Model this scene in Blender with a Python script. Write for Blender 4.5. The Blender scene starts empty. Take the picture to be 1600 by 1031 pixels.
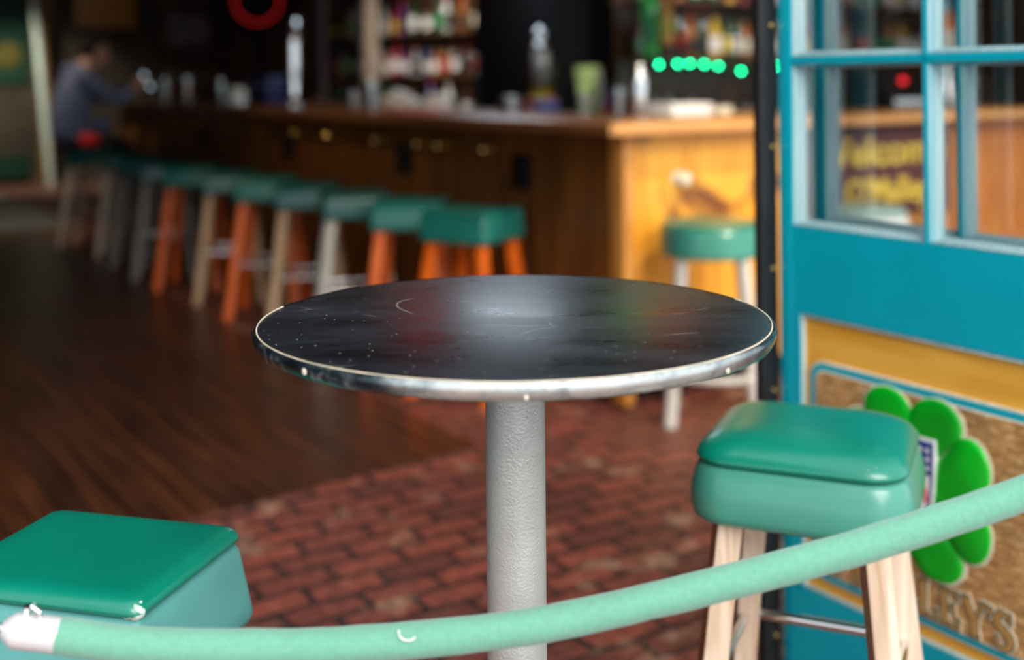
import bpy, bmesh, math, random
from mathutils import Vector, Matrix, noise
random.seed(7)
PI = math.pi
scn = bpy.context.scene
col = scn.collection

# ------------------------------------------------------------------ camera
HC = 1.34
cam = bpy.data.cameras.new('camera')
cam.sensor_width = 36.0
cam.lens = 1862.0 / 1600 * 36
cam.shift_y = -(515.5 - 118) / 1600
cam.clip_start = 0.05
cam.dof.use_dof = True
cam.dof.focus_distance = 1.40
cam.dof.aperture_fstop = 2.0
camo = bpy.data.objects.new('camera', cam)
col.objects.link(camo)
s_ = 0.009
c_ = math.sqrt(1 - s_ * s_)
camo.matrix_world = Matrix(((c_, s_, 0, 0), (0, 0, -1, 0), (-s_, c_, 0, HC), (0, 0, 0, 1)))
scn.camera = camo

# ------------------------------------------------------------------ world, sun, exposure
scn.view_settings.view_transform = 'Standard'
scn.view_settings.look = 'None'
scn.view_settings.exposure = 0.2
scn.view_settings.gamma = 1.0
scn.view_settings.use_curve_mapping = False
w = bpy.data.worlds.new('sky')
scn.world = w
w.use_nodes = True
bg = w.node_tree.nodes['Background']
bg.inputs[0].default_value = (0.86, 0.94, 1.0, 1)
bg.inputs[1].default_value = 1.35
sun = bpy.data.lights.new('sun', 'SUN')
sun.energy = 3.2
sun.angle = math.radians(38)
sun.color = (1, 0.96, 0.9)
suno = bpy.data.objects.new('sun', sun)
suno.rotation_euler = Vector((0.3, -0.85, 0.60)).to_track_quat('Z', 'Y').to_euler()
col.objects.link(suno)

# bar frame: a runs into the building along the bar, b runs to the right, origin at the bar's street corner
CX, CY = 0.423, 4.766
E1 = (-0.552, 0.834)
E2 = (0.834, 0.552)
ROT = math.atan2(0.552, 0.834)


def W(a, b, z=0.0):
    return Vector((CX + E1[0] * a + E2[0] * b, CY + E1[1] * a + E2[1] * b, z))


# ------------------------------------------------------------------ materials
def nm(name):
    m = bpy.data.materials.new(name)
    m.use_nodes = True
    nt = m.node_tree
    return m, nt, nt.nodes['Principled BSDF']


def N(nt, t, **kw):
    n = nt.nodes.new(t)
    for k, v in kw.items():
        if k.startswith('i_'):
            n.inputs[k[2:].replace('_', ' ')].default_value = v
        else:
            setattr(n, k, v)
    return n


def ramp(nt, fac, stops):
    r = nt.nodes.new('ShaderNodeValToRGB')
    els = r.color_ramp.elements
    while len(els) < len(stops):
        els.new(0.5)
    for e, (p, c) in zip(els, stops):
        e.position = p
        e.color = (*c, 1)
    nt.links.new(fac, r.inputs[0])
    return r.outputs[0]


def coords(nt, scale=(1, 1, 1), rot=(0, 0, 0)):
    tc = nt.nodes.new('ShaderNodeTexCoord')
    mp = nt.nodes.new('ShaderNodeMapping')
    mp.inputs['Scale'].default_value = scale
    mp.inputs['Rotation'].default_value = rot
    nt.links.new(tc.outputs['Object'], mp.inputs[0])
    return mp.outputs[0]


def bump(nt, b, h, strength=0.3, dist=0.002):
    n = nt.nodes.new('ShaderNodeBump')
    n.inputs['Strength'].default_value = strength
    n.inputs['Distance'].default_value = dist
    nt.links.new(h, n.inputs['Height'])
    nt.links.new(n.outputs[0], b.inputs['Normal'])


def mat(name, c, rough=0.5, metal=0.0, var=0.12, scale=8.0, bmp=0.0, bscale=200.0, coat=0.0, sheen=0.0, spec=None, stretch=(1, 1, 1), specks=False):
    """painted / moulded surface: base colour with mild mottling and a fine bump"""
    m, nt, b = nm(name)
    v = coords(nt, stretch)
    n = N(nt, 'ShaderNodeTexNoise', i_Scale=scale, i_Detail=4.0)
    nt.links.new(v, n.inputs[0])
    lo = tuple(max(0, x * (1 - var)) for x in c)
    hi = tuple(min(1, x * (1 + var)) for x in c)
    out = ramp(nt, n.outputs[0], [(0.3, lo), (0.7, hi)])
    if specks:                                   # scattered pale nicks in the covering
        vo = N(nt, 'ShaderNodeTexVoronoi', i_Scale=70.0)
        nt.links.new(v, vo.inputs[0])
        dots = ramp(nt, vo.outputs['Distance'], [(0.05, (0.8, 0.8, 0.8)), (0.1, (0, 0, 0))])
        gn = N(nt, 'ShaderNodeTexNoise', i_Scale=9.0, i_Detail=2.0)
        nt.links.new(v, gn.inputs[0])
        gate = ramp(nt, gn.outputs[0], [(0.6, (0, 0, 0)), (0.66, (1, 1, 1))])
        mg = N(nt, 'ShaderNodeMix', data_type='RGBA', blend_type='MULTIPLY')
        mg.inputs['Factor'].default_value = 1
        nt.links.new(dots, mg.inputs['A'])
        nt.links.new(gate, mg.inputs['B'])
        mx = N(nt, 'ShaderNodeMix', data_type='RGBA')
        nt.links.new(mg.outputs['Result'], mx.inputs['Factor'])
        nt.links.new(out, mx.inputs['A'])
        mx.inputs['B'].default_value = (0.7, 0.75, 0.7, 1)
        out = mx.outputs['Result']
    nt.links.new(out, b.inputs['Base Color'])
    b.inputs['Roughness'].default_value = rough
    b.inputs['Metallic'].default_value = metal
    b.inputs['Coat Weight'].default_value = coat
    b.inputs['Coat Roughness'].default_value = 0.22
    b.inputs['Sheen Weight'].default_value = sheen
    if spec is not None:
        b.inputs['Specular IOR Level'].default_value = spec
    if bmp:
        n2 = N(nt, 'ShaderNodeTexNoise', i_Scale=bscale, i_Detail=3.0)
        nt.links.new(v, n2.inputs[0])
        bump(nt, b, n2.outputs[0], bmp)
    return m


def wood(name, dark, light, rough=0.45, scale=3.0, stretch=(12, 12, 1), knots=False, bmp=0.15):
    m, nt, b = nm(name)
    v = coords(nt, stretch)
    n = N(nt, 'ShaderNodeTexNoise', i_Scale=scale, i_Detail=6.0, i_Distortion=0.6)
    nt.links.new(v, n.inputs[0])
    out = ramp(nt, n.outputs[0], [(0.3, dark), (0.7, light)])
    if knots:
        v2 = coords(nt, (1, 1, 1.3))
        n2 = N(nt, 'ShaderNodeTexNoise', i_Scale=2.6, i_Detail=5.0, i_Distortion=0.8)
        nt.links.new(v2, n2.inputs[0])
        k = ramp(nt, n2.outputs[0], [(0.56, (0, 0, 0)), (0.68, (1, 1, 1))])
        mx = N(nt, 'ShaderNodeMix', data_type='RGBA')
        nt.links.new(k, mx.inputs['Factor'])
        nt.links.new(out, mx.inputs['A'])
        mx.inputs['B'].default_value = (0.16, 0.045, 0.008, 1)
        out = mx.outputs['Result']
    nt.links.new(out, b.inputs['Base Color'])
    b.inputs['Roughness'].default_value = rough
    bump(nt, b, n.outputs[0], bmp, 0.001)
    return m


def glow(name, c, strength):
    m, nt, b = nm(name)
    b.inputs['Base Color'].default_value = (*c, 1)
    b.inputs['Emission Color'].default_value = (*c, 1)
    b.inputs['Emission Strength'].default_value = strength
    return m


def glassy(name, tint=(1, 1, 1), fac=0.12, rough=0.0):
    """thin window / bottle glass: mostly see-through with a fresnel reflection"""
    m, nt, b = nm(name)
    nt.nodes.remove(b)
    tr = N(nt, 'ShaderNodeBsdfTransparent')
    tr.inputs[0].default_value = (*tint, 1)
    gl = N(nt, 'ShaderNodeBsdfGlossy')
    gl.inputs['Roughness'].default_value = rough
    lw = N(nt, 'ShaderNodeLayerWeight', i_Blend=0.35)
    mr = N(nt, 'ShaderNodeMapRange')
    mr.inputs['To Min'].default_value = fac * 0.5
    mr.inputs['To Max'].default_value = min(1, fac * 4)
    nt.links.new(lw.outputs['Fresnel'], mr.inputs[0])
    mx = N(nt, 'ShaderNodeMixShader')
    nt.links.new(mr.outputs[0], mx.inputs[0])
    nt.links.new(tr.outputs[0], mx.inputs[1])
    nt.links.new(gl.outputs[0], mx.inputs[2])
    nt.links.new(mx.outputs[0], nt.nodes['Material Output'].inputs[0])
    return m


M = {}
M['vinyl'] = mat('green_vinyl', (0.0, 0.2, 0.13), 0.33, var=0.08, bmp=0.06, bscale=350, coat=0.4, specks=True)
M['vinyl_side'] = mat('grey_green_vinyl', (0.09, 0.31, 0.29), 0.38, var=0.1, bmp=0.06, bscale=350, coat=0.15)
M['vinyl_jade'] = mat('jade_vinyl', (0.055, 0.28, 0.205), 0.33, var=0.08, bmp=0.05, bscale=350, coat=0.45)
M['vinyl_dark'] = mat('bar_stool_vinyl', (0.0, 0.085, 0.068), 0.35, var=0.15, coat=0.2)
M['foam'] = mat('worn_foam', (0.42, 0.52, 0.45), 0.8, var=0.5, scale=60, bmp=0.5, bscale=120)
M['leg_orange'] = wood('orange_wood', (0.62, 0.085, 0.004), (0.9, 0.17, 0.01), 0.35)
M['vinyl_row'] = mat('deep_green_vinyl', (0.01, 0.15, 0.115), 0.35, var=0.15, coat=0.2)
M['leg_white'] = wood('white_painted_wood', (0.42, 0.37, 0.3), (0.66, 0.61, 0.53), 0.45)
M['leg_tan'] = wood('tan_wood', (0.36, 0.2, 0.09), (0.6, 0.38, 0.2), 0.45)
M['leg_grey'] = wood('grey_wood', (0.16, 0.13, 0.11), (0.28, 0.24, 0.2), 0.5)
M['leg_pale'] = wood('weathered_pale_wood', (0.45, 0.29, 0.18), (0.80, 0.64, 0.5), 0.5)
M['leg_shaded'] = wood('shaded_brown_wood', (0.13, 0.045, 0.015), (0.26, 0.1, 0.035), 0.35)  # shaded tone for one side of the near stool's legs
M['chrome'] = mat('chrome', (0.8, 0.8, 0.8), 0.12, 1.0, var=0.04)
M['steel'] = mat('stainless_steel', (0.6, 0.6, 0.6), 0.25, 1.0, var=0.06)
M['brass'] = mat('brass', (0.75, 0.5, 0.16), 0.22, 1.0, var=0.08)
M['hammered'] = mat('hammered_grey_paint', (0.46, 0.48, 0.46), 0.36, 0.4, var=0.06, scale=40, bmp=0.45, bscale=320)
M['velvet'] = mat('mint_velvet', (0.135, 0.36, 0.255), 0.9, var=0.07, scale=160, bmp=0.6, bscale=500, sheen=0.35)
M['teal'] = mat('teal_door_paint', (0.0, 0.37, 0.47), 0.3, var=0.06, scale=5, bmp=0.08, bscale=60, coat=0.2)
M['teal_pale'] = wood('daylit_pale_bead', (0.24, 0.45, 0.48), (0.55, 0.64, 0.64), 0.4, scale=5, stretch=(30, 30, 0.6))
M['yellow'] = wood('yellow_painted_panel', (0.74, 0.34, 0.035), (0.9, 0.48, 0.08), 0.4, scale=2, stretch=(2, 6, 10))
M['cream'] = mat('cream_paint', (0.72, 0.66, 0.52), 0.5, var=0.15, scale=50)
M['clover'] = mat('clover_green', (0.0, 0.40, 0.015), 0.3, var=0.3, scale=9, coat=0.3)
M['navy'] = mat('navy_paint', (0.01, 0.04, 0.22), 0.4)
M['red'] = mat('red_paint', (0.7, 0.02, 0.02), 0.4)
M['white'] = mat('white_paint', (0.8, 0.8, 0.78), 0.5, var=0.05)
M['letter_dark'] = mat('dark_green_outline', (0.06, 0.09, 0.06), 0.5)
M['letter_gold'] = mat('old_gold_paint', (0.45, 0.24, 0.07), 0.45)
M['black'] = mat('black_vinyl', (0.012, 0.011, 0.012), 0.4, var=0.3, scale=20, bmp=0.1, bscale=60)
M['black_matt'] = mat('black_paint', (0.006, 0.006, 0.007), 0.7, spec=0.15)
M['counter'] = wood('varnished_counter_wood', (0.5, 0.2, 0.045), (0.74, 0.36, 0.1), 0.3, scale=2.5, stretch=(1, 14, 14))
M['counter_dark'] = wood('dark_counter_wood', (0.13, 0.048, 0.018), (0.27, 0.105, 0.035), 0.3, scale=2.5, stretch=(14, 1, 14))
M['panel'] = wood('knotty_amber_panel', (0.74, 0.28, 0.018), (0.95, 0.45, 0.045), 0.4, scale=2, stretch=(9, 9, 1), knots=True)
M['paper'] = mat('white_paper', (0.82, 0.82, 0.8), 0.7, var=0.04)
M['towel'] = mat('white_towel', (0.8, 0.79, 0.75), 0.9, var=0.05, bmp=0.5, bscale=150)
M['wall_dark'] = mat('dark_brown_wall', (0.06, 0.032, 0.02), 0.8, var=0.5, scale=3)
M['ceiling'] = mat('dark_ceiling', (0.05, 0.03, 0.02), 0.8, var=0.3)
M['cabinet'] = wood('dark_back_bar_wood', (0.035, 0.014, 0.006), (0.09, 0.038, 0.014), 0.4)
M['green_wall'] = mat('dark_green_panel', (0.0, 0.03, 0.013), 0.6, var=0.2)
M['glass'] = glassy('window_glass', (0.97, 0.98, 0.98), 0.10)
M['clear'] = glassy('clear_glass', (0.86, 0.88, 0.88), 0.35, 0.05)


def brick_floor():
    m, nt, b = nm('red_brick_paving')
    v = coords(nt)
    br = N(nt, 'ShaderNodeTexBrick', i_Scale=1.0)
    br.inputs['Brick Width'].default_value = 0.215
    br.inputs['Row Height'].default_value = 0.102
    br.inputs['Mortar Size'].default_value = 0.012
    br.inputs['Mortar Smooth'].default_value = 0.35
    br.inputs['Bias'].default_value = 0.0
    br.inputs['Color1'].default_value = (0.31, 0.078, 0.05, 1)
    br.inputs['Color2'].default_value = (0.16, 0.05, 0.035, 1)
    br.inputs['Mortar'].default_value = (0.022, 0.018, 0.018, 1)
    wv = N(nt, 'ShaderNodeTexNoise', i_Scale=7.0)
    add = N(nt, 'ShaderNodeMixRGB', blend_type='ADD', use_clamp=False)
    add.inputs[0].default_value = 0.02
    nt.links.new(v, wv.inputs[0])
    nt.links.new(v, add.inputs[1])
    nt.links.new(wv.outputs['Color'], add.inputs[2])
    nt.links.new(add.outputs[0], br.inputs[0])
    n = N(nt, 'ShaderNodeTexNoise', i_Scale=5.5, i_Detail=6.0, i_Roughness=0.65)
    nt.links.new(v, n.inputs[0])
    k = ramp(nt, n.outputs[0], [(0.57, (0, 0, 0)), (0.66, (0.85, 0.85, 0.85))])
    mx = N(nt, 'ShaderNodeMix', data_type='RGBA')
    nt.links.new(k, mx.inputs['Factor'])
    nt.links.new(br.outputs['Color'], mx.inputs['A'])
    mx.inputs['B'].default_value = (0.46, 0.27, 0.17, 1)
    n3 = N(nt, 'ShaderNodeTexNoise', i_Scale=30.0, i_Detail=4.0)
    nt.links.new(v, n3.inputs[0])
    k3 = ramp(nt, n3.outputs[0], [(0.3, (0.5, 0.5, 0.5)), (0.7, (1.25, 1.2, 1.2))])
    mu = N(nt, 'ShaderNodeMix', data_type='RGBA', blend_type='MULTIPLY')
    mu.inputs['Factor'].default_value = 1.0
    nt.links.new(mx.outputs['Result'], mu.inputs['A'])
    nt.links.new(k3, mu.inputs['B'])
    nt.links.new(mu.outputs['Result'], b.inputs['Base Color'])
    b.inputs['Roughness'].default_value = 0.55
    bump(nt, b, br.outputs['Fac'], -0.6, 0.006)
    return m


def plank_floor():
    m, nt, b = nm('dark_plank_floor')
    v = coords(nt, rot=(0, 0, PI / 2))
    br = N(nt, 'ShaderNodeTexBrick', i_Scale=1.0)
    br.inputs['Brick Width'].default_value = 1.7
    br.inputs['Row Height'].default_value = 0.085
    br.inputs['Mortar Size'].default_value = 0.004
    br.inputs['Color1'].default_value = (0.08, 0.026, 0.009, 1)
    br.inputs['Color2'].default_value = (0.05, 0.018, 0.009, 1)
    br.inputs['Mortar'].default_value = (0.004, 0.003, 0.003, 1)
    nt.links.new(v, br.inputs[0])
    v2 = coords(nt, (14, 1, 1))
    n = N(nt, 'ShaderNodeTexNoise', i_Scale=1.6, i_Detail=5.0)
    nt.links.new(v2, n.inputs[0])
    k3 = ramp(nt, n.outputs[0], [(0.3, (0.45, 0.45, 0.5)), (0.7, (1.7, 1.6, 1.6))])
    mu = N(nt, 'ShaderNodeMix', data_type='RGBA', blend_type='MULTIPLY')
    mu.inputs['Factor'].default_value = 1.0
    nt.links.new(br.outputs['Color'], mu.inputs['A'])
    nt.links.new(k3, mu.inputs['B'])
    nt.links.new(mu.outputs['Result'], b.inputs['Base Color'])
    b.inputs['Roughness'].default_value = 0.36
    bump(nt, b, n.outputs[0], 0.3, 0.002)
    return m


def beadboard(name, dark, light, pitch=0.06):
    """vertical tongue-and-groove boards: grooves every pitch metres along local x"""
    m, nt, b = nm(name)
    v = coords(nt)
    sp = N(nt, 'ShaderNodeSeparateXYZ')
    nt.links.new(v, sp.inputs[0])
    a = N(nt, 'ShaderNodeMath', operation='ADD')
    nt.links.new(sp.outputs[0], a.inputs[0])
    nt.links.new(sp.outputs[1], a.inputs[1])
    d = N(nt, 'ShaderNodeMath', operation='DIVIDE')
    d.inputs[1].default_value = pitch
    nt.links.new(a.outputs[0], d.inputs[0])
    fr = N(nt, 'ShaderNodeMath', operation='FRACT')
    nt.links.new(d.outputs[0], fr.inputs[0])
    g = ramp(nt, fr.outputs[0], [(0.0, (0, 0, 0)), (0.1, (1, 1, 1)), (0.9, (1, 1, 1)), (1.0, (0, 0, 0))])
    n = N(nt, 'ShaderNodeTexNoise', i_Scale=1.5, i_Detail=6.0, i_Distortion=0.5)
    v2 = coords(nt, (8, 8, 1))
    nt.links.new(v2, n.inputs[0])
    c = ramp(nt, n.outputs[0], [(0.3, dark), (0.7, light)])
    mu = N(nt, 'ShaderNodeMix', data_type='RGBA', blend_type='MULTIPLY')
    mu.inputs['Factor'].default_value = 0.75
    nt.links.new(c, mu.inputs['A'])
    nt.links.new(g, mu.inputs['B'])
    nt.links.new(mu.outputs['Result'], b.inputs['Base Color'])
    b.inputs['Roughness'].default_value = 0.4
    bump(nt, b, g, 0.5, 0.004)
    return m


def table_top_mat():
    m, nt, b = nm('scuffed_black_laminate')
    tc = N(nt, 'ShaderNodeTexCoord')
    v = tc.outputs['Object']
    # streaky mottling, stretched across the top
    n = N(nt, 'ShaderNodeTexNoise', i_Scale=6.0, i_Detail=7.0, i_Roughness=0.62)
    mp = N(nt, 'ShaderNodeMapping')
    mp.inputs['Scale'].default_value = (0.6, 1.9, 1)
    nt.links.new(v, mp.inputs[0])
    nt.links.new(mp.outputs[0], n.inputs[0])
    base = ramp(nt, n.outputs[0], [(0.35, (0.0055, 0.006, 0.0075)), (0.75, (0.03, 0.035, 0.042))])
    # dust specks
    vo = N(nt, 'ShaderNodeTexVoronoi', i_Scale=75.0)
    nt.links.new(v, vo.inputs[0])
    sp = ramp(nt, vo.outputs['Distance'], [(0.05, (1, 1, 1)), (0.10, (0, 0, 0))])
    ns = N(nt, 'ShaderNodeTexNoise', i_Scale=16.0, i_Detail=3.0)
    nt.links.new(v, ns.inputs[0])
    gate = ramp(nt, ns.outputs[0], [(0.4, (0, 0, 0)), (0.5, (0.9, 0.9, 0.9))])
    mg = N(nt, 'ShaderNodeMix', data_type='RGBA', blend_type='MULTIPLY')
    mg.inputs['Factor'].default_value = 1
    nt.links.new(sp, mg.inputs['A'])
    nt.links.new(gate, mg.inputs['B'])
    # hair scratches
    wn = N(nt, 'ShaderNodeTexNoise', i_Scale=3.0)
    nt.links.new(v, wn.inputs[0])
    ad = N(nt, 'ShaderNodeMixRGB', blend_type='ADD')
    ad.inputs[0].default_value = 0.25
    nt.links.new(v, ad.inputs[1])
    nt.links.new(wn.outputs['Color'], ad.inputs[2])
    ve = N(nt, 'ShaderNodeTexVoronoi', feature='DISTANCE_TO_EDGE', i_Scale=6.0)
    nt.links.new(ad.outputs[0], ve.inputs[0])
    sc = ramp(nt, ve.outputs['Distance'], [(0.0, (0.5, 0.5, 0.5)), (0.006, (0, 0, 0))])
    n5 = N(nt, 'ShaderNodeTexNoise', i_Scale=7.0)
    nt.links.new(v, n5.inputs[0])
    g5 = ramp(nt, n5.outputs[0], [(0.56, (0, 0, 0)), (0.62, (1, 1, 1))])
    ms = N(nt, 'ShaderNodeMix', data_type='RGBA', blend_type='MULTIPLY')
    ms.inputs['Factor'].default_value = 1
    nt.links.new(sc, ms.inputs['A'])
    nt.links.new(g5, ms.inputs['B'])
    mx = N(nt, 'ShaderNodeMix', data_type='RGBA', blend_type='ADD')
    mx.inputs['Factor'].default_value = 1
    nt.links.new(mg.outputs['Result'], mx.inputs['A'])
    nt.links.new(ms.outputs['Result'], mx.inputs['B'])
    m1 = N(nt, 'ShaderNodeMix', data_type='RGBA')
    nt.links.new(mx.outputs['Result'], m1.inputs['Factor'])
    nt.links.new(base, m1.inputs['A'])
    m1.inputs['B'].default_value = (0.45, 0.45, 0.42, 1)
    nt.links.new(m1.outputs['Result'], b.inputs['Base Color'])
    r = ramp(nt, n.outputs[0], [(0.3, (0.24, 0.24, 0.24)), (0.7, (0.36, 0.36, 0.36))])
    nt.links.new(r, b.inputs['Roughness'])
    # fine turned grooves
    wv = N(nt, 'ShaderNodeTexWave', wave_type='RINGS', rings_direction='Z', i_Scale=55.0, i_Distortion=1.0)
    nt.links.new(v, wv.inputs[0])
    bump(nt, b, wv.outputs[0], 0.08, 0.0004)
    return m


def edge_mat():
    m, nt, b = nm('worn_table_edging')
    v = coords(nt)
    n = N(nt, 'ShaderNodeTexNoise', i_Scale=28.0, i_Detail=6.0, i_Roughness=0.7)
    nt.links.new(v, n.inputs[0])
    bare = ramp(nt, n.outputs[0], [(0.36, (0.25, 0.29, 0.29)), (0.5, (0.52, 0.55, 0.53)), (0.68, (0.7, 0.69, 0.64))])
    dark_reflection = ramp(nt, n.outputs[0], [(0.42, (0.012, 0.022, 0.03)), (0.56, (0.04, 0.07, 0.085)), (0.66, (0.4, 0.42, 0.4))])
    # dark room reflection put into the colour at left and far right, with chips
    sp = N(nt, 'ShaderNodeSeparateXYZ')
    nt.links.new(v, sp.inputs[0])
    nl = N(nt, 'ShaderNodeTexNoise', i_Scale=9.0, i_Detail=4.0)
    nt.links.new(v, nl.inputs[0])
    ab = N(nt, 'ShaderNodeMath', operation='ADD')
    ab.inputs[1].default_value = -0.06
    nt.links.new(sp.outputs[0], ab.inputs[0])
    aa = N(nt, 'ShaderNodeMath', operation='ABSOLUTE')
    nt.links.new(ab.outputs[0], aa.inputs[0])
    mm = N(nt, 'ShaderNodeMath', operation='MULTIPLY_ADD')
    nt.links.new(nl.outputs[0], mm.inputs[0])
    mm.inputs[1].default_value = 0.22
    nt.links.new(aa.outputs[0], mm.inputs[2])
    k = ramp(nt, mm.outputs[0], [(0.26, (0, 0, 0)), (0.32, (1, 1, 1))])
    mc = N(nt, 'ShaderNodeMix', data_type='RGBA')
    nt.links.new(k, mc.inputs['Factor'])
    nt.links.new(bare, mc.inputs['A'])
    nt.links.new(dark_reflection, mc.inputs['B'])
    nt.links.new(mc.outputs['Result'], b.inputs['Base Color'])
    b.inputs['Roughness'].default_value = 0.3
    b.inputs['Metallic'].default_value = 0.75
    b.inputs['Coat Weight'].default_value = 0.6
    bump(nt, b, n.outputs[0], 0.25, 0.0012)
    return m


def gold_panel_mat():
    m, nt, b = nm('gold_leaf_panel')
    v = coords(nt, (1, 1, 1))
    n = N(nt, 'ShaderNodeTexNoise', i_Scale=70.0, i_Detail=5.0, i_Roughness=0.7)
    nt.links.new(coords(nt, (0.5, 1, 1.2)), n.inputs[0])
    n2 = N(nt, 'ShaderNodeTexNoise', i_Scale=8.0, i_Detail=4.0)
    nt.links.new(v, n2.inputs[0])
    c1 = ramp(nt, n.outputs[0], [(0.3, (0.3, 0.14, 0.05)), (0.55, (0.62, 0.36, 0.14)), (0.7, (0.95, 0.75, 0.42))])
    c2 = ramp(nt, n2.outputs[0], [(0.3, (0.75, 0.75, 0.78)), (0.7, (1.2, 1.15, 1.1))])
    mu = N(nt, 'ShaderNodeMix', data_type='RGBA', blend_type='MULTIPLY')
    mu.inputs['Factor'].default_value = 1
    nt.links.new(c1, mu.inputs['A'])
    nt.links.new(c2, mu.inputs['B'])
    nt.links.new(mu.outputs['Result'], b.inputs['Base Color'])
    b.inputs['Roughness'].default_value = 0.42
    b.inputs['Metallic'].default_value = 0.25
    bump(nt, b, n.outputs[0], 0.4, 0.0015)
    return m


M['brick'] = brick_floor()
M['plank'] = plank_floor()
M['bead'] = beadboard('brown_beadboard', (0.085, 0.027, 0.005), (0.22, 0.075, 0.012))
M['tabletop'] = table_top_mat()
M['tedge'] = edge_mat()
M['gold'] = gold_panel_mat()


# ------------------------------------------------------------------ mesh helpers
class MB:
    def __init__(s):
        s.bm = bmesh.new()

    def box(s, c, size, rot=None, bevel=0.0):
        b = bmesh.new()
        bmesh.ops.create_cube(b, size=1.0)
        bmesh.ops.scale(b, vec=Vector(size), verts=b.verts)
        if bevel:
            bmesh.ops.bevel(b, geom=b.edges[:], offset=bevel, segments=2, affect='EDGES', profile=0.5)
        mtx = Matrix.Translation(Vector(c))
        if rot is not None:
            mtx = mtx @ rot
        bmesh.ops.transform(b, matrix=mtx, verts=b.verts)
        s.merge(b)
        return s

    def merge(s, b):
        me = bpy.data.meshes.new('tmp')
        b.to_mesh(me)
        b.free()
        s.bm.from_mesh(me)
        bpy.data.meshes.remove(me)

    def loft(s, rings, cap0=True, cap1=True, closed=True):
        vs = [[s.bm.verts.new(p) for p in r] for r in rings]
        n = len(rings[0])
        for i in range(len(vs) - 1):
            for j in range(n if closed else n - 1):
                k = (j + 1) % n
                s.bm.faces.new((vs[i][j], vs[i][k], vs[i + 1][k], vs[i + 1][j]))
        if cap0:
            s.bm.faces.new(vs[0][::-1])
        if cap1:
            s.bm.faces.new(vs[-1])
        return s

    def lathe(s, prof, seg=32, c=(0, 0, 0)):
        rings = []
        for r, z in prof:
            r = max(r, 1e-4)
            rings.append([Vector((c[0] + r * math.cos(2 * PI * k / seg), c[1] + r * math.sin(2 * PI * k / seg), c[2] + z)) for k in range(seg)])
        return s.loft(rings)

    def tube(s, pts, r, seg=12, closed=False, rad=None):
        pts = [Vector(p) for p in pts]
        n = len(pts)
        rings = []
        up = Vector((0, 0, 1))
        for i, p in enumerate(pts):
            if closed:
                t = pts[(i + 1) % n] - pts[i - 1]
            else:
                t = pts[min(i + 1, n - 1)] - pts[max(i - 1, 0)]
            t.normalize()
            u = up if abs(t.dot(up)) < 0.95 else Vector((0, 1, 0))
            x = t.cross(u).normalized()
            y = x.cross(t)
            rr = rad[i] if rad else r
            rings.append([p + x * rr * math.cos(2 * PI * k / seg) + y * rr * math.sin(2 * PI * k / seg) for k in range(seg)])
        if closed:
            rings.append(rings[0])
            s.loft(rings, False, False)
            bmesh.ops.remove_doubles(s.bm, verts=s.bm.verts, dist=1e-6)
        else:
            s.loft(rings)
        return s

    def prism(s, pts, z0, z1, bevel=0.0):
        """outline in the xy plane, extruded z0..z1"""
        b = bmesh.new()
        lo = [b.verts.new((x, y, z0)) for x, y in pts]
        hi = [b.verts.new((x, y, z1)) for x, y in pts]
        n = len(pts)
        b.faces.new(lo[::-1])
        b.faces.new(hi)
        for i in range(n):
            b.faces.new((lo[i], lo[(i + 1) % n], hi[(i + 1) % n], hi[i]))
        if bevel:
            top = [e for e in b.edges if e.verts[0].co.z == z1 and e.verts[1].co.z == z1]
            bmesh.ops.bevel(b, geom=top, offset=bevel, segments=3, affect='EDGES', profile=0.5)
        s.merge(b)
        return s

    def build(s, name, m, parent=None, smooth=True, angle=38, loc=None, rotz=0.0, xf=None):
        if xf is not None:
            bmesh.ops.transform(s.bm, matrix=xf, verts=s.bm.verts)
        bmesh.ops.recalc_face_normals(s.bm, faces=s.bm.faces)
        me = bpy.data.meshes.new(name)
        s.bm.to_mesh(me)
        s.bm.free()
        me.materials.append(m)
        if smooth:
            me.shade_smooth()
            me.set_sharp_from_angle(angle=math.radians(angle))
        o = bpy.data.objects.new(name, me)
        col.objects.link(o)
        if parent:
            o.parent = parent
        if loc is not None:
            o.location = loc
        o.rotation_euler.z = rotz
        return o


def tag(o, label=None, cat=None, group=None, kind=None):
    if label:
        o['label'] = label
    if cat:
        o['category'] = cat
    if group:
        o['group'] = group
    if kind:
        o['kind'] = kind
    return o


def thing(name, label, cat, loc=(0, 0, 0), rz=0.0, group=None):
    o = bpy.data.objects.new(name, None)
    o.empty_display_size = 0.1
    col.objects.link(o)
    o.location = loc
    o.rotation_euler.z = rz
    return tag(o, label, cat, group)


def copy_tree(o, parent=None):
    c = o.copy()
    col.objects.link(c)
    if parent:
        c.parent = parent
    for ch in list(o.children):
        copy_tree(ch, c)
    return c


def rrect(hx, hy, r, n=6):
    """rounded rectangle outline, counter clockwise"""
    r = min(r, hx, hy)
    pts = []
    for cx, cy, a0 in ((hx - r, hy - r, 0), (-hx + r, hy - r, 90), (-hx + r, -hy + r, 180), (hx - r, -hy + r, 270)):
        for k in range(n + 1):
            a = math.radians(a0 + 90 * k / n)
            pts.append((cx + r * math.cos(a), cy + r * math.sin(a)))
    return pts


# ------------------------------------------------------------------ setting
def struct(mb, name, m, **kw):
    return tag(mb.build(name, m, **kw), kind='structure')


O = Vector((CX, CY, 0))
struct(MB().box((-0.5, 4.2, -0.05), (15.0, 20.5, 0.1)), 'floor', M['brick'], loc=O, rotz=ROT)   # brick paving: local x = b, y = a
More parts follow.
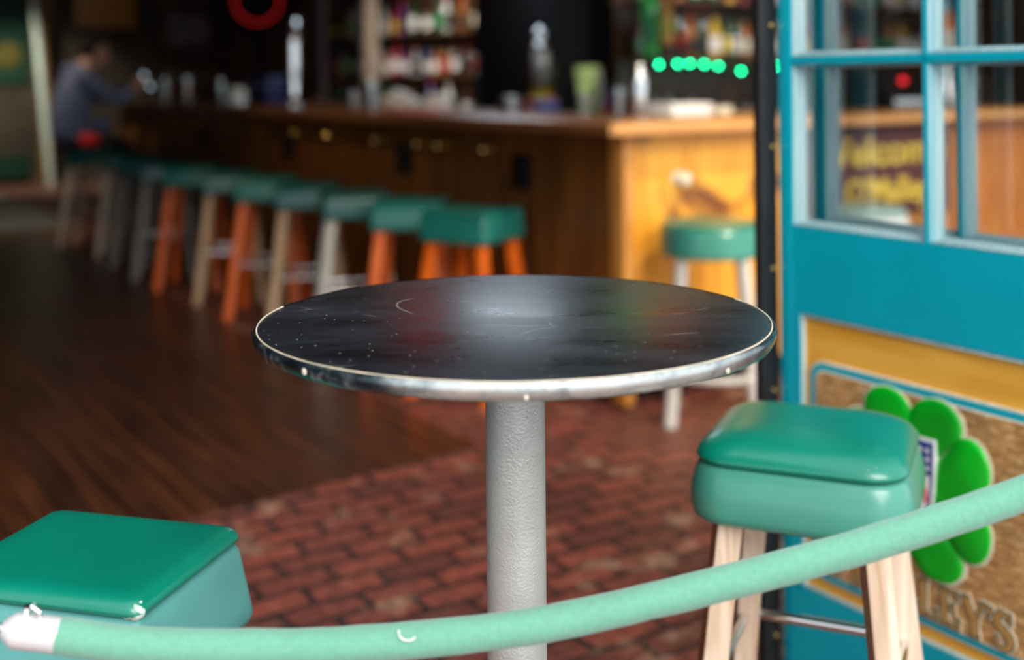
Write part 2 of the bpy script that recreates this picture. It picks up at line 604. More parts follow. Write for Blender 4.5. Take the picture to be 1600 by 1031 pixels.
# dark plank floor set into the brick, near corner behind the table
pc = W(0, 0)
plank = [(-0.75, -0.165), (-0.78, 12.6), (-6.2, 12.6), (-6.2, -1.66)]
struct(MB().prism([(-0.713, -0.072), (-0.72, 12.35), (-6.2, 12.35), (-6.2, -0.60)], 0.0, 0.004), 'floor_planks', M['plank'], loc=O, rotz=ROT)
struct(MB().box((-3.1, 9.95, 0.003), (5.6, 4.8, 0.006)), 'floor_far', mat('pale_far_floor', (0.30, 0.30, 0.23), 0.6, var=0.2), loc=O, rotz=ROT)  # paler grey-green floor at the far end
# ceiling from the facade inwards, walls
struct(MB().box((-0.05, 5.2, 2.95), (12.9, 14.4, 0.1)), 'ceiling', M['ceiling'], loc=O, rotz=ROT)
struct(MB().box((0, 12.45, 1.45), (12.9, 0.1, 2.9)), 'wall_back', M['wall_dark'], loc=O, rotz=ROT)
struct(MB().box((-6.4, 5.2, 1.45), (0.1, 14.4, 2.9)), 'wall_left', M['wall_dark'], loc=O, rotz=ROT)
struct(MB().box((6.35, 5.2, 1.45), (0.1, 14.4, 2.9)), 'wall_right', M['wall_dark'], loc=O, rotz=ROT)
struct(MB().box((-0.05, -1.97, 2.75), (12.9, 0.14, 0.3)), 'wall_front', M['teal'], loc=O, rotz=ROT)
struct(MB().box((4.4, 2.75, 1.45), (3.9, 0.1, 2.9)), 'wall_behind_bar', M['wall_dark'], loc=O, rotz=ROT)
struct(MB().box((2.62, 7.0, 1.45), (0.1, 8.6, 2.9)), 'wall_side', M['wall_dark'], loc=O, rotz=ROT)

# ------------------------------------------------------------------ round bar table
TX, TY, TZ, TR = 0.0, 1.42, 1.0526, 0.305
tb = thing('bar_table', 'round black bar table with worn edge on grey pedestal', 'table', (TX, TY, 0))
MB().lathe([(0, -0.012), (TR - 0.009, -0.012), (TR - 0.004, 0.0), (TR - 0.010, 0.0012), (0, 0.0012)], 128).build('tabletop', M['tabletop'], tb, angle=30).location.z = TZ - 0.0012
ed = MB()
prof = [(TR - 0.004, -0.0003), (TR - 0.0012, -0.001), (TR + 0.0005, -0.004), (TR, -0.012), (TR - 0.003, -0.0175), (TR - 0.009, -0.0205), (TR - 0.03, -0.0215)]
rings = []
for k in range(160):
    a = 2 * PI * k / 160
    rings.append([Vector((math.cos(a) * (r + 0.0007 * noise.noise(Vector((math.cos(a) * 14, math.sin(a) * 14, i)))), math.sin(a) * (r + 0.0007 * noise.noise(Vector((math.cos(a) * 20, math.sin(a) * 20, i + 9)))), z + (0.0012 * noise.noise(Vector((math.cos(a) * 25, math.sin(a) * 25, 3 * i))) if i > 2 else 0))) for i, (r, z) in enumerate(prof)])
rings.append(rings[0])
ed.loft(rings, False, False, closed=False)
bmesh.ops.remove_doubles(ed.bm, verts=ed.bm.verts, dist=1e-7)
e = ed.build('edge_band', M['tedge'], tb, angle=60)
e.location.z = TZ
tag(e, 'scuffed grey edging with dark reflections in its colour at the sides')
ln = MB()
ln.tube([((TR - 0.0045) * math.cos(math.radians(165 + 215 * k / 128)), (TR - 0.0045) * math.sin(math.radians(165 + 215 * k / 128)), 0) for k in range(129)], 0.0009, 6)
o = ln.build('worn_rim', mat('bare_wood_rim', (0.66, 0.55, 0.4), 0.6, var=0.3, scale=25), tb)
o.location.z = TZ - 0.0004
tag(o, 'pale bare wood line along the front of the rim')
for a, z, r in ((-134, -0.009, 0.0042), (-45, -0.013, 0.003), (-88, -0.014, 0.0022)):
    ch = MB()
    a = math.radians(a)
    bmesh.ops.create_icosphere(ch.bm, subdivisions=2, radius=r, matrix=Matrix.Translation((TR * math.cos(a), TR * math.sin(a), z)))
    for v in ch.bm.verts:
        rr = math.hypot(v.co.x, v.co.y)
        f = (TR + (rr - TR) * 0.25) / rr
        v.co.x *= f
        v.co.y *= f
        v.co.z += 0.0008 * noise.noise(v.co * 900)
    ch.build('paint_chip', M['cream'], tb).location.z = TZ
MB().lathe([(0, 0.02), (0.0355, 0.02), (0.0355, 1.012), (0.0, 1.012)], 64).build('pedestal', M['hammered'], tb)
MB().lathe([(0, 0), (0.26, 0), (0.262, 0.006), (0.25, 0.014), (0.09, 0.03), (0.05, 0.045), (0.036, 0.06), (0, 0.06)], 64).build('base_plate', M['black_matt'], tb)
mp_ = MB()
for k in range(4):
    a = PI / 4 + k * PI / 2
    mp_.box((0.09 * math.cos(a), 0.09 * math.sin(a), 1.023), (0.2, 0.04, 0.012), Matrix.Rotation(a, 4, 'Z'), 0.002)
mp_.lathe([(0, 1.008), (0.055, 1.008), (0.055, 1.031), (0, 1.031)], 32)
mp_.build('mounting_spider', M['black_matt'], tb)


# ------------------------------------------------------------------ stools
def leg_mesh(p0, p1, w0, w1, edge=0.006, twist=0.0):
    mb = MB()
    p0, p1 = Vector(p0), Vector(p1)
    yaw = math.atan2(p0.y, p0.x) - PI / 4 + twist
    rings = []
    for p, wd in ((p0, w0), (p1, w1)):
        rings.append([Vector((p.x + x * math.cos(yaw) - y * math.sin(yaw), p.y + x * math.sin(yaw) + y * math.cos(yaw), p.z)) for x, y in rrect(wd / 2, wd / 2, edge, 3)])
    mb.loft(rings)
    return mb


def foot_ring(root, hx, hy, z, r=0.009, m=None):
    mb = MB()
    for (x0, y0, x1, y1) in ((-hx, -hy, hx, -hy), (hx, -hy, hx, hy), (hx, hy, -hx, hy), (-hx, hy, -hx, -hy)):
        mb.tube([(x0, y0, z), (x1, y1, z)], r, 12)
    return mb.build('foot_rail', m or M['chrome'], root)


def stool(name, label, hx, hy, zb, zs, zt, cr, flare, m_top, m_side, m_leg, leg_w, top_h, bot_h, ring_z, dome=0.02, loc=(0, 0, 0), rz=0.0, group=None, seam=0.004, puff=0.0, sq=14, twist=0.0):
    """upholstered square bar stool: boxed side band, seam, domed cushion, four splayed legs, foot rail"""
    root = thing(name, label, 'stool', loc, rz, group)
    n = 7
    # side band
    mb = MB()
    rings = []
    prof = [(flare - 0.012, zb), (flare - 0.003, zb + 0.006), (flare, zb + 0.016)]
    for k in range(1, 6):
        t = k / 5
        prof.append((flare * (1 - t) + puff * math.sin(PI * t) + 0.0, zb + 0.016 + (zs - 0.010 - zb - 0.016) * t))
    prof += [(-0.004, zs - 0.003), (-0.012, zs)]
    for d, z in prof:
        rings.append([Vector((x, y, z)) for x, y in rrect(hx + d, hy + d, cr + max(d, -0.01), n)])
    mb.loft(rings)
    mb.build('seat_band', m_side, root, angle=60)
    # cushion
    mb = MB()
    prof = [(-0.012, zs - 0.001), (-0.005, zs + 0.0005), (-0.001, zs + seam)]
    rings = []
    for d, z in prof:
        rings.append([Vector((x, y, z)) for x, y in rrect(hx + d, hy + d, cr + d * 0.5 + 0.004, n)])
    H_ = zt - zs - seam + dome
    for k in range(1, 25):
        u = 1 - (k / 24.0) ** 2.2
        u = max(u, 0.012)
        z = zs + seam + H_ * (1 - u ** sq) ** 0.5
        rings.append([Vector((x * u, y * u, z)) for x, y in rrect(hx + 0.001, hy + 0.001, cr + 0.004, n)])
    mb.loft(rings)
    mb.build('cushion', m_top, root, angle=60)
    for sx, sy in ((-1, -1), (1, -1), (1, 1), (-1, 1)):
        leg_mesh((sx * bot_h, sy * bot_h, 0), (sx * top_h, sy * top_h, zb + 0.005), leg_w * 1.0, leg_w * 0.95, 0.004, twist).build('leg', m_leg, root)
    if ring_z:
        f = bot_h + (top_h - bot_h) * ring_z / zb
        foot_ring(root, f, f, ring_z)
    return root


stool_right = stool('bar_stool', 'jade green stool with puffed square cushion in front of the teal door', 0.153, 0.146, 0.68, 0.765, 0.785, 0.055, 0.008,
                    M['vinyl'], M['vinyl_jade'], M['leg_pale'], 0.04, 0.103, 0.17, 0.44, dome=0.024, loc=(0.452, 1.83, 0), rz=math.radians(-22.8), puff=0.004, sq=3.6, twist=math.radians(24))
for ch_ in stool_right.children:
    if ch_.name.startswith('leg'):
        ch_.data.materials.append(M['leg_shaded'])
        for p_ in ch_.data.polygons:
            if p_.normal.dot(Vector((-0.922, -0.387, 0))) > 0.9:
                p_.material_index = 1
# left faces of the near stool's legs, shade put into their darker colour
stool_left = stool('bar_stool', 'green stool with thin square pad and torn corner, cut off at lower left', 0.137, 0.117, 0.655, 0.757, 0.776, 0.012, 0.016,
                   M['vinyl'], M['vinyl_side'], M['leg_orange'], 0.038, 0.096, 0.15, 0.4, dome=0.004, loc=(-0.507, 1.425, 0), rz=math.radians(-15))
# torn corner patch on the cushion corner nearest the street
tc_ = MB()
bmesh.ops.create_icosphere(tc_.bm, subdivisions=4, radius=1.0)
for v in tc_.bm.verts:
    v.co = Vector((v.co.x * 0.0135, v.co.y * 0.0105, v.co.z * 0.011))
    v.co += Vector((0.0018, 0.0018, 0.0016)) * noise.noise(v.co * 230)
    v.co += Vector((0.1235, -0.105, 0.7642))
o = tc_.build('torn_corner', M['foam'], stool_left)
tag(o, 'whitish worn patch at the cushion corner')

# stools along the bar.  leg foot positions give each centre
VAR = {
    'orange': M['leg_orange'], 'white': M['leg_white'], 'tan': M['leg_tan'], 'grey': M['leg_grey'], 'pale': M['leg_pale']}
row = [
    # x, y, yaw, legs, label
    (-0.175, 5.065, -30, 'orange', 'green square stool with bright orange legs, nearest of the row at the bar'),
    (-0.47, 5.50, -4, 'orange', 'green stool with orange legs, second in the row from the street end'),
    (-0.79, 5.93, 12, 'white', 'dark green stool with whitish legs, third in the row from the street end'),
    (-1.09, 6.36, 5, 'tan', 'dark green stool with tan legs, fourth in the row from the street end'),
    (-1.39, 6.79, 0, 'orange', 'teal green stool with orange legs, fifth in the row from the street end'),
    (-1.72, 7.28, 10, 'tan', 'dark green stool with tan legs, sixth in the row from the street end'),
    (-2.06, 7.72, 0, 'orange', 'dark stool with orange legs, seventh in the row from the street end'),
    (-2.36, 8.16, 8, 'grey', 'dark stool with dull grey legs, eighth in the row from the street end'),
    (-2.66, 8.68, 0, 'grey', 'dark stool with greyish legs, ninth in the row, third from the far end'),
    (-2.95, 9.17, 6, 'pale', 'dark stool with pale legs, next to the one the person sits on'),
    (-3.43, 9.72, 0, 'pale', 'dark stool with pale legs under the seated person in grey'),
]
protos = {}
for x, y, yaw, kind, label in row:
    if kind not in protos:
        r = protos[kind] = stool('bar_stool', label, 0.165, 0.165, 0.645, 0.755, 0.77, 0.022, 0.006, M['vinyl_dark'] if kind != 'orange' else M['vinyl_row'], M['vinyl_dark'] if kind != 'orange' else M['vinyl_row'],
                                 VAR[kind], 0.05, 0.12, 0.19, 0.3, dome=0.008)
    else:
        r = copy_tree(protos[kind])
    r.location = (x, y, 0)
    r.rotation_euler.z = math.radians(yaw)
    tag(r, label, 'stool', 'green stools in a row along the bar')

# round stool with white legs at the lit end of the bar
rs = thing('bar_stool', 'round green stool with white legs in front of the amber bar panel', 'stool', (0.775, 4.67, -0.012), math.radians(-8))
MB().lathe([(0, 0.645), (0.19, 0.645), (0.2, 0.655), (0.202, 0.7), (0.2, 0.748), (0.192, 0.757), (0, 0.757)], 48).build('seat_band', M['vinyl_jade'], rs)
MB().lathe([(0, 0.755), (0.188, 0.756), (0.196, 0.762), (0.19, 0.772), (0.12, 0.778), (0, 0.78)], 48).build('cushion', M['vinyl'], rs)
for sx, sy in ((-1, -1), (1, -1), (1, 1), (-1, 1)):
    leg_mesh((sx * 0.165, sy * 0.165, 0), (sx * 0.115, sy * 0.115, 0.65), 0.05, 0.05, 0.02).build('leg', M['leg_white'], rs)
fr = MB()
fr.tube([(0.215 * math.cos(2 * PI * k / 40), 0.215 * math.sin(2 * PI * k / 40), 0.2) for k in range(40)], 0.014, 12, True)
fr.build('foot_ring', M['leg_white'], rs)
# pale-seated stool seen through the door glass
ps = stool('bar_stool', 'stool with pale grey seat seen through the door glass below the maroon sign', 0.15, 0.15, 0.64, 0.74, 0.76, 0.03, 0.004,
           mat('grey_green_seat', (0.28, 0.4, 0.38), 0.4), M['paper'], M['leg_tan'], 0.045, 0.11, 0.17, 0.3, loc=W(-0.36, 1.0), rz=0.25)

# ------------------------------------------------------------------ bar
bar = thing('bar', 'long L-shaped wooden bar with amber end panel and dark boarded side', 'bar', W(0, 0), ROT)
# local x = b, local y = a
MB().box((0.04, 3.62, 0.60), (0.08, 7.12, 1.0)).build('side_boarding', M['bead'], bar)
MB().box((1.06, 0.03, 0.60), (2.12, 0.06, 1.0)).build('end_panel', M['panel'], bar)
MB().box((2.505, 0.03, 0.60), (0.77, 0.06, 1.0)).build('end_panel', wood('red_brown_panel', (0.42, 0.11, 0.012), (0.68, 0.24, 0.03), 0.4, scale=3, stretch=(9, 9, 1)), bar)
MB().box((0.015, 0.0, 0.56), (0.05, 0.09, 1.08), None, 0.004).build('corner_post', wood('amber_post', (0.5, 0.19, 0.03), (0.7, 0.32, 0.06)), bar)
for bb in (2.13, 2.85):
    MB().box((bb, -0.012, 0.6), (0.13, 0.05, 1.0), None, 0.006).build('pilaster', wood('orange_pilaster', (0.45, 0.14, 0.02), (0.62, 0.23, 0.04)), bar)
MB().box((0.10, 3.62, 0.05), (0.08, 7.0, 0.1)).build('kick_board', M['black_matt'], bar)
MB().box((1.48, 0.09, 0.05), (2.7, 0.06, 0.1)).build('kick_board', M['black_matt'], bar)
MB().box((0.36, 3.9, 1.075), (0.6, 6.5, 0.03)).box((1.6, 0.36, 1.075), (2.5, 0.58, 0.03)).build('counter_support', M['cabinet'], bar)
for bx, by in ((0.64, 2.0), (0.64, 4.5), (0.64, 7.1)):
    MB().box((bx, by, 0.55), (0.04, 0.06, 1.1)).build('inner_post', M['cabinet'], bar)
hook = MB().lathe([(0, 0), (0.024, 0), (0.024, 0.006), (0.01, 0.012), (0.009, 0.03), (0.02, 0.04), (0.023, 0.052), (0.015, 0.062), (0, 0.065)], 20)
hk = hook.build('purse_hook', M['brass'], bar, xf=Matrix.Rotation(-PI / 2, 4, 'Y'))
hk.location = (-0.0, 0.95, 0.995)
for a in (1.376, 1.59, 2.051, 2.67, 3.144, 3.753, 4.4, 5.05, 5.7):
    h = hk.copy()
    col.objects.link(h)
    h.parent = bar
    h.location = (0.0, a, 0.995)
o = MB().lathe([(0, 0), (0.03, 0), (0.03, 0.006), (0.012, 0.014), (0.012, 0.03), (0.026, 0.042), (0.029, 0.056), (0.018, 0.068), (0, 0.07)], 24).build('purse_hook', M['cream'], bar, xf=Matrix.Rotation(PI / 2, 4, 'X'))
o.location = (0.305, 0.0, 0.909)
tag(o, 'white round knob')
for a in (0.67, 1.777, 3.3, 4.9):
    b_ = MB().box((-0.016, a, 0.911), (0.034, 0.13, 0.15), None, 0.006)
    b_.build('outlet_box', M['black_matt'], bar)
fr = MB()
fr.tube([(-0.16, 0.3, 0.18), (-0.16, 7.0, 0.18)], 0.02, 12)
for a in (0.5, 2.0, 3.5, 5.0, 6.5):
    fr.tube([(-0.16, a, 0.18), (0.0, a, 0.12)], 0.01, 8)
fr.build('foot_rail', M['brass'], bar)

# L-shaped worktop with bullnose edge
ct = MB()
ct.prism([(-0.12, -0.14), (2.92, -0.14), (2.92, 0.68), (0.68, 0.68), (-0.14, -0.12)], -0.045, 0.0, 0.014)
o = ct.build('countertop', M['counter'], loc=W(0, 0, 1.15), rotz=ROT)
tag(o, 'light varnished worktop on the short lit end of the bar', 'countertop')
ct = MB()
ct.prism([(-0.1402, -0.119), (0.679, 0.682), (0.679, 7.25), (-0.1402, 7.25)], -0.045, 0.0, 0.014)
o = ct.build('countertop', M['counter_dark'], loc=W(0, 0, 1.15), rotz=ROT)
tag(o, 'long dark brown worktop running away behind the row of stools', 'countertop')


# ------------------------------------------------------------------ lettering
def ribbon(mb, pts, wid, z0, z1, grow=0.0, cap=True):
    """stroke of varying width along pts in xy, extruded z0..z1"""
    P = [Vector((p[0], p[1])) for p in pts]
    if not hasattr(wid, '__len__'):
        wid = [wid] * len(P)
    L, R = [], []
    for i, p in enumerate(P):
        t = (P[min(i + 1, len(P) - 1)] - P[max(i - 1, 0)]).normalized()
        n = Vector((-t.y, t.x))
        q = p.copy()
        if cap and i == 0:
            q = p - t * grow
        if cap and i == len(P) - 1:
            q = p + t * grow
        L.append(q + n * (wid[i] / 2 + grow))
        R.append(q - n * (wid[i] / 2 + grow))
    for i in range(len(P) - 1):
        quad = [R[i], R[i + 1], L[i + 1], L[i]]
        lo = [mb.bm.verts.new((q.x, q.y, z0)) for q in quad]
        hi = [mb.bm.verts.new((q.x, q.y, z1)) for q in quad]
        mb.bm.faces.new(hi)
        mb.bm.faces.new(lo[::-1])
        for k in range(4):
            mb.bm.faces.new((lo[k], lo[(k + 1) % 4], hi[(k + 1) % 4], hi[k]))


def arc(cx, cy, rx, ry, a0, a1, n=14):
    return [(cx + rx * math.cos(math.radians(a0 + (a1 - a0) * k / n)), cy + ry * math.sin(math.radians(a0 + (a1 - a0) * k / n))) for k in range(n + 1)]


def glyph(ch):
    """strokes (points, width) in a box one unit tall, and the advance width"""
    T, t = 0.19, 0.075

    def serif(x, y, w=0.3):
        return ([(x - w / 2, y), (x + w / 2, y)], t)
    if ch == 'L':
        return [([(0.17, 0), (0.17, 1)], T), serif(0.17, 0.035), serif(0.17, 0.965), ([(0.1, 0.04), (0.66, 0.04)], 0.08), ([(0.64, 0.0), (0.68, 0.3)], 0.07)], 0.8
    if ch == 'E':
        return [([(0.17, 0), (0.17, 1)], T), serif(0.17, 0.035), serif(0.17, 0.965), ([(0.1, 0.04), (0.68, 0.04)], 0.08), ([(0.1, 0.96), (0.64, 0.96)], 0.08), ([(0.2, 0.52), (0.5, 0.52)], 0.07),
                ([(0.66, 0.0), (0.7, 0.27)], 0.06), ([(0.62, 1.0), (0.66, 0.76)], 0.06), ([(0.5, 0.4), (0.5, 0.64)], 0.06)], 0.84
    if ch == 'Y':
        return [([(0.08, 1), (0.4, 0.46)], T), ([(0.78, 1), (0.44, 0.46)], 0.09), ([(0.42, 0), (0.42, 0.5)], T), serif(0.42, 0.035), serif(0.1, 0.965, 0.28), serif(0.76, 0.965, 0.24)], 0.84
    if ch == 'S':
        c = arc(0.35, 0.74, 0.235, 0.215, 35, 250, 16)[:] + arc(0.33, 0.27, 0.25, 0.23, 75, -150, 16)
        n = len(c)
        w = [0.07 + 0.13 * math.sin(PI * i / (n - 1)) for i in range(n)]
        return [(c, w), ([(0.56, 0.98), (0.56, 0.72)], 0.06), ([(0.08, 0.02), (0.08, 0.3)], 0.06)], 0.7
    if ch == 'O':
        c = arc(0.42, 0.5, 0.33, 0.44, 0, 360, 32)
        w = [0.08 + 0.12 * abs(math.cos(2 * PI * i / 32)) for i in range(33)]
        return [(c, w)], 0.9
    if ch == 'M':
        return [([(0.14, 0), (0.16, 1)], 0.08), ([(0.16, 1), (0.46, 0.05)], T), ([(0.48, 0.05), (0.78, 1)], 0.08), ([(0.84, 0), (0.82, 1)], T), serif(0.14, 0.035, 0.26), serif(0.84, 0.035), serif(0.1, 0.965, 0.2), serif(0.88, 0.965, 0.22)], 1.06
    if ch == 'A':
        return [([(0.12, 0), (0.42, 1)], 0.08), ([(0.42, 1), (0.74, 0)], T), ([(0.24, 0.33), (0.62, 0.33)], 0.07), serif(0.12, 0.035, 0.24), serif(0.74, 0.035)], 0.88
    if ch == "'":
        return [([(0.12, 0.98), (0.12, 0.88), (0.06, 0.68)], [0.15, 0.13, 0.03])], 0.26
    return [], 0.35


def write(text, h, z0, z1, grow=0.0, sx=1.0):
    mb = MB()
    x = 0
    xs = []
    for i, ch in enumerate(text):
        st, adv = glyph(ch)
        for pts, wd in st:
            ribbon(mb, [((x + px) * h * sx, py * h) for px, py in pts], [q * h for q in wd] if hasattr(wd, '__len__') else wd * h, z0, z1 + 1e-5 * (i % 2), grow)
        x += adv
    return mb, x * h * sx


# ------------------------------------------------------------------ teal folding doors
# door leaf local frame: x = across the leaf from the hinge post towards the street, y = thickness (negative = camera side), z = up
DW, DH = 0.70, 2.22
DROT = math.atan2(-0.834, 0.552)
HX, HY = 0.558, 2.5
FT = 0.042


def door_leaf(name, off):
    root = thing(name, None, None, (HX + E2[0] * off, HY + E2[1] * off, 0.012), DROT)
    root['kind'] = 'structure'
    x0, xm0, xm1, x1 = 0.037, 0.361, 0.371, DW - 0.037
    zs = [1.012, 1.345, 1.361, 1.694, 1.710, 2.05]
    f = MB()
    y = FT / 2
    f.box((x0 / 2, y, DH / 2), (x0, FT, DH), None, 0.002)
    f.box(((x1 + DW) / 2, y, DH / 2), (DW - x1, FT, DH), None, 0.002)
    f.box((DW / 2, y, (0.835 + zs[0]) / 2), (x1 - x0, FT, zs[0] - 0.835))
    f.box((DW / 2, y, 0.135), (x1 - x0, FT, 0.27))
    f.box((DW / 2, y, (zs[5] + DH) / 2), (x1 - x0, FT, DH - zs[5]))
    f.box((0.046, y, 0.55), (0.018, FT, 0.57))
    f.box((DW - 0.046, y, 0.55), (0.018, FT, 0.57))
    f.build('door_frame', M['teal'], root)
    # glazing bars with a bevelled section
    g = MB()
    yg = FT * 0.72
    for (za, zb) in ((zs[1], zs[2]), (zs[3], zs[4])):
        zc = (za + zb) / 2
        hw = (zb - za) / 2
        sec = [(0.0, hw * 0.75), (0.004, hw), (0.016, hw * 1.6), (yg, hw * 1.7), (yg, -hw * 1.7), (0.016, -hw * 1.6), (0.004, -hw), (0.0, -hw * 0.75)]
        g.loft([[Vector((xx, a, zc + b)) for a, b in sec] for xx in (x0, x1)])
    g.build('glazing_bar', M['teal'], root)
    gv = MB()
    xc = (xm0 + xm1) / 2
    hw = (xm1 - xm0) / 2
    sec = [(-hw * 0.8, 0.0), (hw * 0.8, 0.0), (hw, 0.004), (hw + 0.004, 0.012), (hw + 0.004, yg), (-hw - 0.004, yg), (-hw - 0.004, 0.012), (-hw, 0.004)]
    gv.loft([[Vector((xc + a, b, zz)) for a, b in sec] for zz in (zs[0], zs[5])])
    gv.build('glazing_bar', M['teal'], root)
    # moulding round each opening, daylight put into its pale colour, and the pane
    for (xa, xb) in ((x0, xm0), (xm1, x1)):
        for (za, zb) in ((zs[0], zs[1]), (zs[2], zs[3]), (zs[4], zs[5])):
            md = MB()
            zA, zB = za + 0.0045, zb - 0.0045
            # stepped vertical beads on the hinge side, facing the street
            for k, (d, ya, yb) in enumerate(((0.003, 0.003, 0.014), (0.007, 0.013, 0.024), (0.0105, 0.023, 0.034))):
                md.box((xa + d / 2, (ya + yb) / 2, (zA + zB) / 2), (d, yb - ya, zB - zA), None, 0.0008)
                md.box((xb - d / 2, (ya + yb) / 2, (zA + zB) / 2), (d, yb - ya, zB - zA), None, 0.0008)
                md.box(((xa + xb) / 2, (ya + yb) / 2, za + d / 2 + 0.001), (xb - xa, yb - ya - 0.0004, d), None, 0.0008)
            m_ = md.build('bead_moulding', M['teal_pale'], root)
            m_['label'] = 'pale blue bead with daylight in its colour'
            MB().box(((xa + xb) / 2, 0.032, (za + zb) / 2), (xb - xa - 0.01, 0.003, zb - za - 0.004)).build('pane', M['glass'], root, smooth=False)
    # yellow recessed panel
    MB().box((DW / 2, 0.021, 0.552), (DW - 0.106, 0.02, 0.572)).build('yellow_panel', M['yellow'], root)
    xf = Matrix.Rotation(PI / 2, 4, 'X')       # xy drawing -> xz plane, +z drawing -> towards camera (-y)

    def place(mb, name, m, yy, parent=root):
        o = mb.build(name, m, parent, xf=Matrix.Translation((0, yy, 0)) @ xf)
        return o
    lip = MB()
    for (cx, cz, sx, sz) in ((DW / 2, 0.83, 0.59, 0.006), (DW / 2, 0.274, 0.59, 0.006), (0.0565, 0.552, 0.006, 0.56), (DW - 0.0565, 0.552, 0.006, 0.56)):
        lip.box((cx, 0.008, cz), (sx, 0.012, sz), None, 0.0015)
    o = lip.build('panel_bead', M['teal_pale'], root)
    hw, hh = 0.27, 0.2175
    cz = 0.5225
    for nme, d, m, z0, z1, r in (('panel_border', 0.004, M['cream'], 0.0, 0.006, 0.034), ('panel_border', 0.0, M['teal'], 0.0, 0.008, 0.032)):
        place(MB().prism([(x + DW / 2, y + cz) for x, y in rrect(hw + d, hh + d, r, 6)], z0, z1, 0.0008), nme, m, 0.011)
    place(MB().prism([(x + DW / 2, y + cz) for x, y in rrect(hw - 0.013, hh - 0.013, 0.022, 6)], 0.0, 0.0095, 0.0005), 'panel_border', M['cream'], 0.011)
    place(MB().prism([(x + DW / 2, y + cz) for x, y in rrect(hw - 0.0165, hh - 0.0165, 0.02, 6)], 0.0, 0.0105, 0.0005), 'gold_board', M['gold'], 0.011)
    return root, place


leaf, place = door_leaf('door_1', 0.0)
leaf2, place2 = door_leaf('door_2', 0.098)


# four-leaf clover, carved in relief on the gold board
def heart(ang, s=1.0, n=28):
    """heart leaf pointing its tip at the origin; ang in degrees is the direction the leaf grows"""
    pts = []
    half = []
    # outline of one half (u along the leaf, v sideways)
    raw = [(0.0, 0.0), (0.045, 0.044), (0.085, 0.085), (0.102, 0.104), (0.122, 0.111), (0.144, 0.104), (0.159, 0.086), (0.166, 0.06), (0.163, 0.034), (0.151, 0.013), (0.134, 0.0)]
    P = raw
    sm = []
    for i in range(len(P) - 1):
        p0 = P[max(i - 1, 0)]; p1 = P[i]; p2 = P[i + 1]; p3 = P[min(i + 2, len(P) - 1)]
        for k in range(4):
            t = k / 4
            sm.append(tuple(0.5 * ((2 * p1[j]) + (-p0[j] + p2[j]) * t + (2 * p0[j] - 5 * p1[j] + 4 * p2[j] - p3[j]) * t * t + (-p0[j] + 3 * p1[j] - 3 * p2[j] + p3[j]) * t ** 3) for j in (0, 1)))
    half = sm + [P[-1]]
    full = half + [(u, -v) for u, v in half[-2:0:-1]]
    a = math.radians(ang)
    return [((u * math.cos(a) - v * math.sin(a)) * s, (u * math.sin(a) + v * math.cos(a)) * s) for u, v in full], half


def clover_leaf(ang, cx, cy):
    out, _ = heart(ang)
    cen = (0.095 * math.cos(math.radians(ang)), 0.095 * math.sin(math.radians(ang)))
    # side-by-side lobe relief: rings shrinking towards the lobe centre line
    rings = []
    a = math.radians(ang)
    for t, z in ((1.0, 0.0), (1.0, 0.004), (0.985, 0.006), (0.93, 0.0075), (0.8, 0.009), (0.6, 0.0105), (0.35, 0.011), (0.1, 0.0115)):
        rings.append([Vector((cx + cen[0] + (x - cen[0]) * t * 0.985, cy + cen[1] + (y - cen[1]) * t, z)) for x, y in out])
    mb = MB()
    mb.loft(rings)
    # crease along the middle vein
    for v in mb.bm.verts:
        x, y = v.co.x - cx, v.co.y - cy
        d = abs(-x * math.sin(a) + y * math.cos(a))
        if v.co.z > 0.0065:
            v.co.z -= 0.002 * math.exp(-(d / 0.012) ** 2)
    return mb, out


CLX, CLZ = 0.331, 0.563
ol = MB()
for ang in (90, 0, 180, 270):
    mb, out = clover_leaf(ang, CLX, CLZ)
    place(mb, 'clover_leaf', M['clover'], 0.0005)
    a = math.radians(ang)
    cen = (0.1 * math.cos(a), 0.1 * math.sin(a))
    ol.prism([(CLX + cen[0] + (x - cen[0]) * 1.04 + 0.001, CLZ + cen[1] + (y - cen[1]) * 1.04) for x, y in out], 0, 0.002 + 0.0003 * ang / 90)
place(ol, 'clover_outline', M['cream'], 0.001)['label'] = 'cream painted edge behind the clover'
# shield badge in the middle
sh = [(-0.06, 0.094), (0.06, 0.094), (0.058, 0.02), (0.053, -0.03), (0.035, -0.065), (0.0, -0.09), (-0.035, -0.065), (-0.053, -0.03), (-0.058, 0.02)]
for nme, s, m, z1 in (('shield', 1.0, M['white'], 0.0135), ('shield', 0.93, M['navy'], 0.0145), ('shield', 0.83, M['white'], 0.0155)):
    place(MB().prism([(CLX + x * s, CLZ + y * s) for x, y in sh], 0.0, z1), nme, m, 0.0005)
place(MB().prism([(CLX - 0.052, CLZ + 0.028), (CLX + 0.052, CLZ + 0.028), (CLX + 0.053, CLZ + 0.085), (CLX - 0.053, CLZ + 0.085)], 0, 0.0163), 'shield_band', M['navy'], 0.0005)
stars = MB()
for i in range(7):
    for j in range(3):
        cx, cy = CLX - 0.045 + i * 0.015, CLZ + 0.04 + j * 0.0165
        stars.prism([(cx + (0.006 if k % 2 == 0 else 0.0026) * math.cos(math.radians(90 + 36 * k)), cy + (0.006 if k % 2 == 0 else 0.0026) * math.sin(math.radians(90 + 36 * k))) for k in range(10)], 0.01, 0.0172)
place(stars, 'star_pattern', M['white'], 0.0005)
rd = MB()
for cx in (-0.033, -0.011, 0.011, 0.033):
    ribbon(rd, arc(CLX + cx, CLZ - 0.012, 0.0085, 0.017, -40, 220, 14), 0.006, 0.01, 0.0168)
place(rd, 'shield_lettering', M['red'], 0.0005)['label'] = 'red curved marks on the shield'

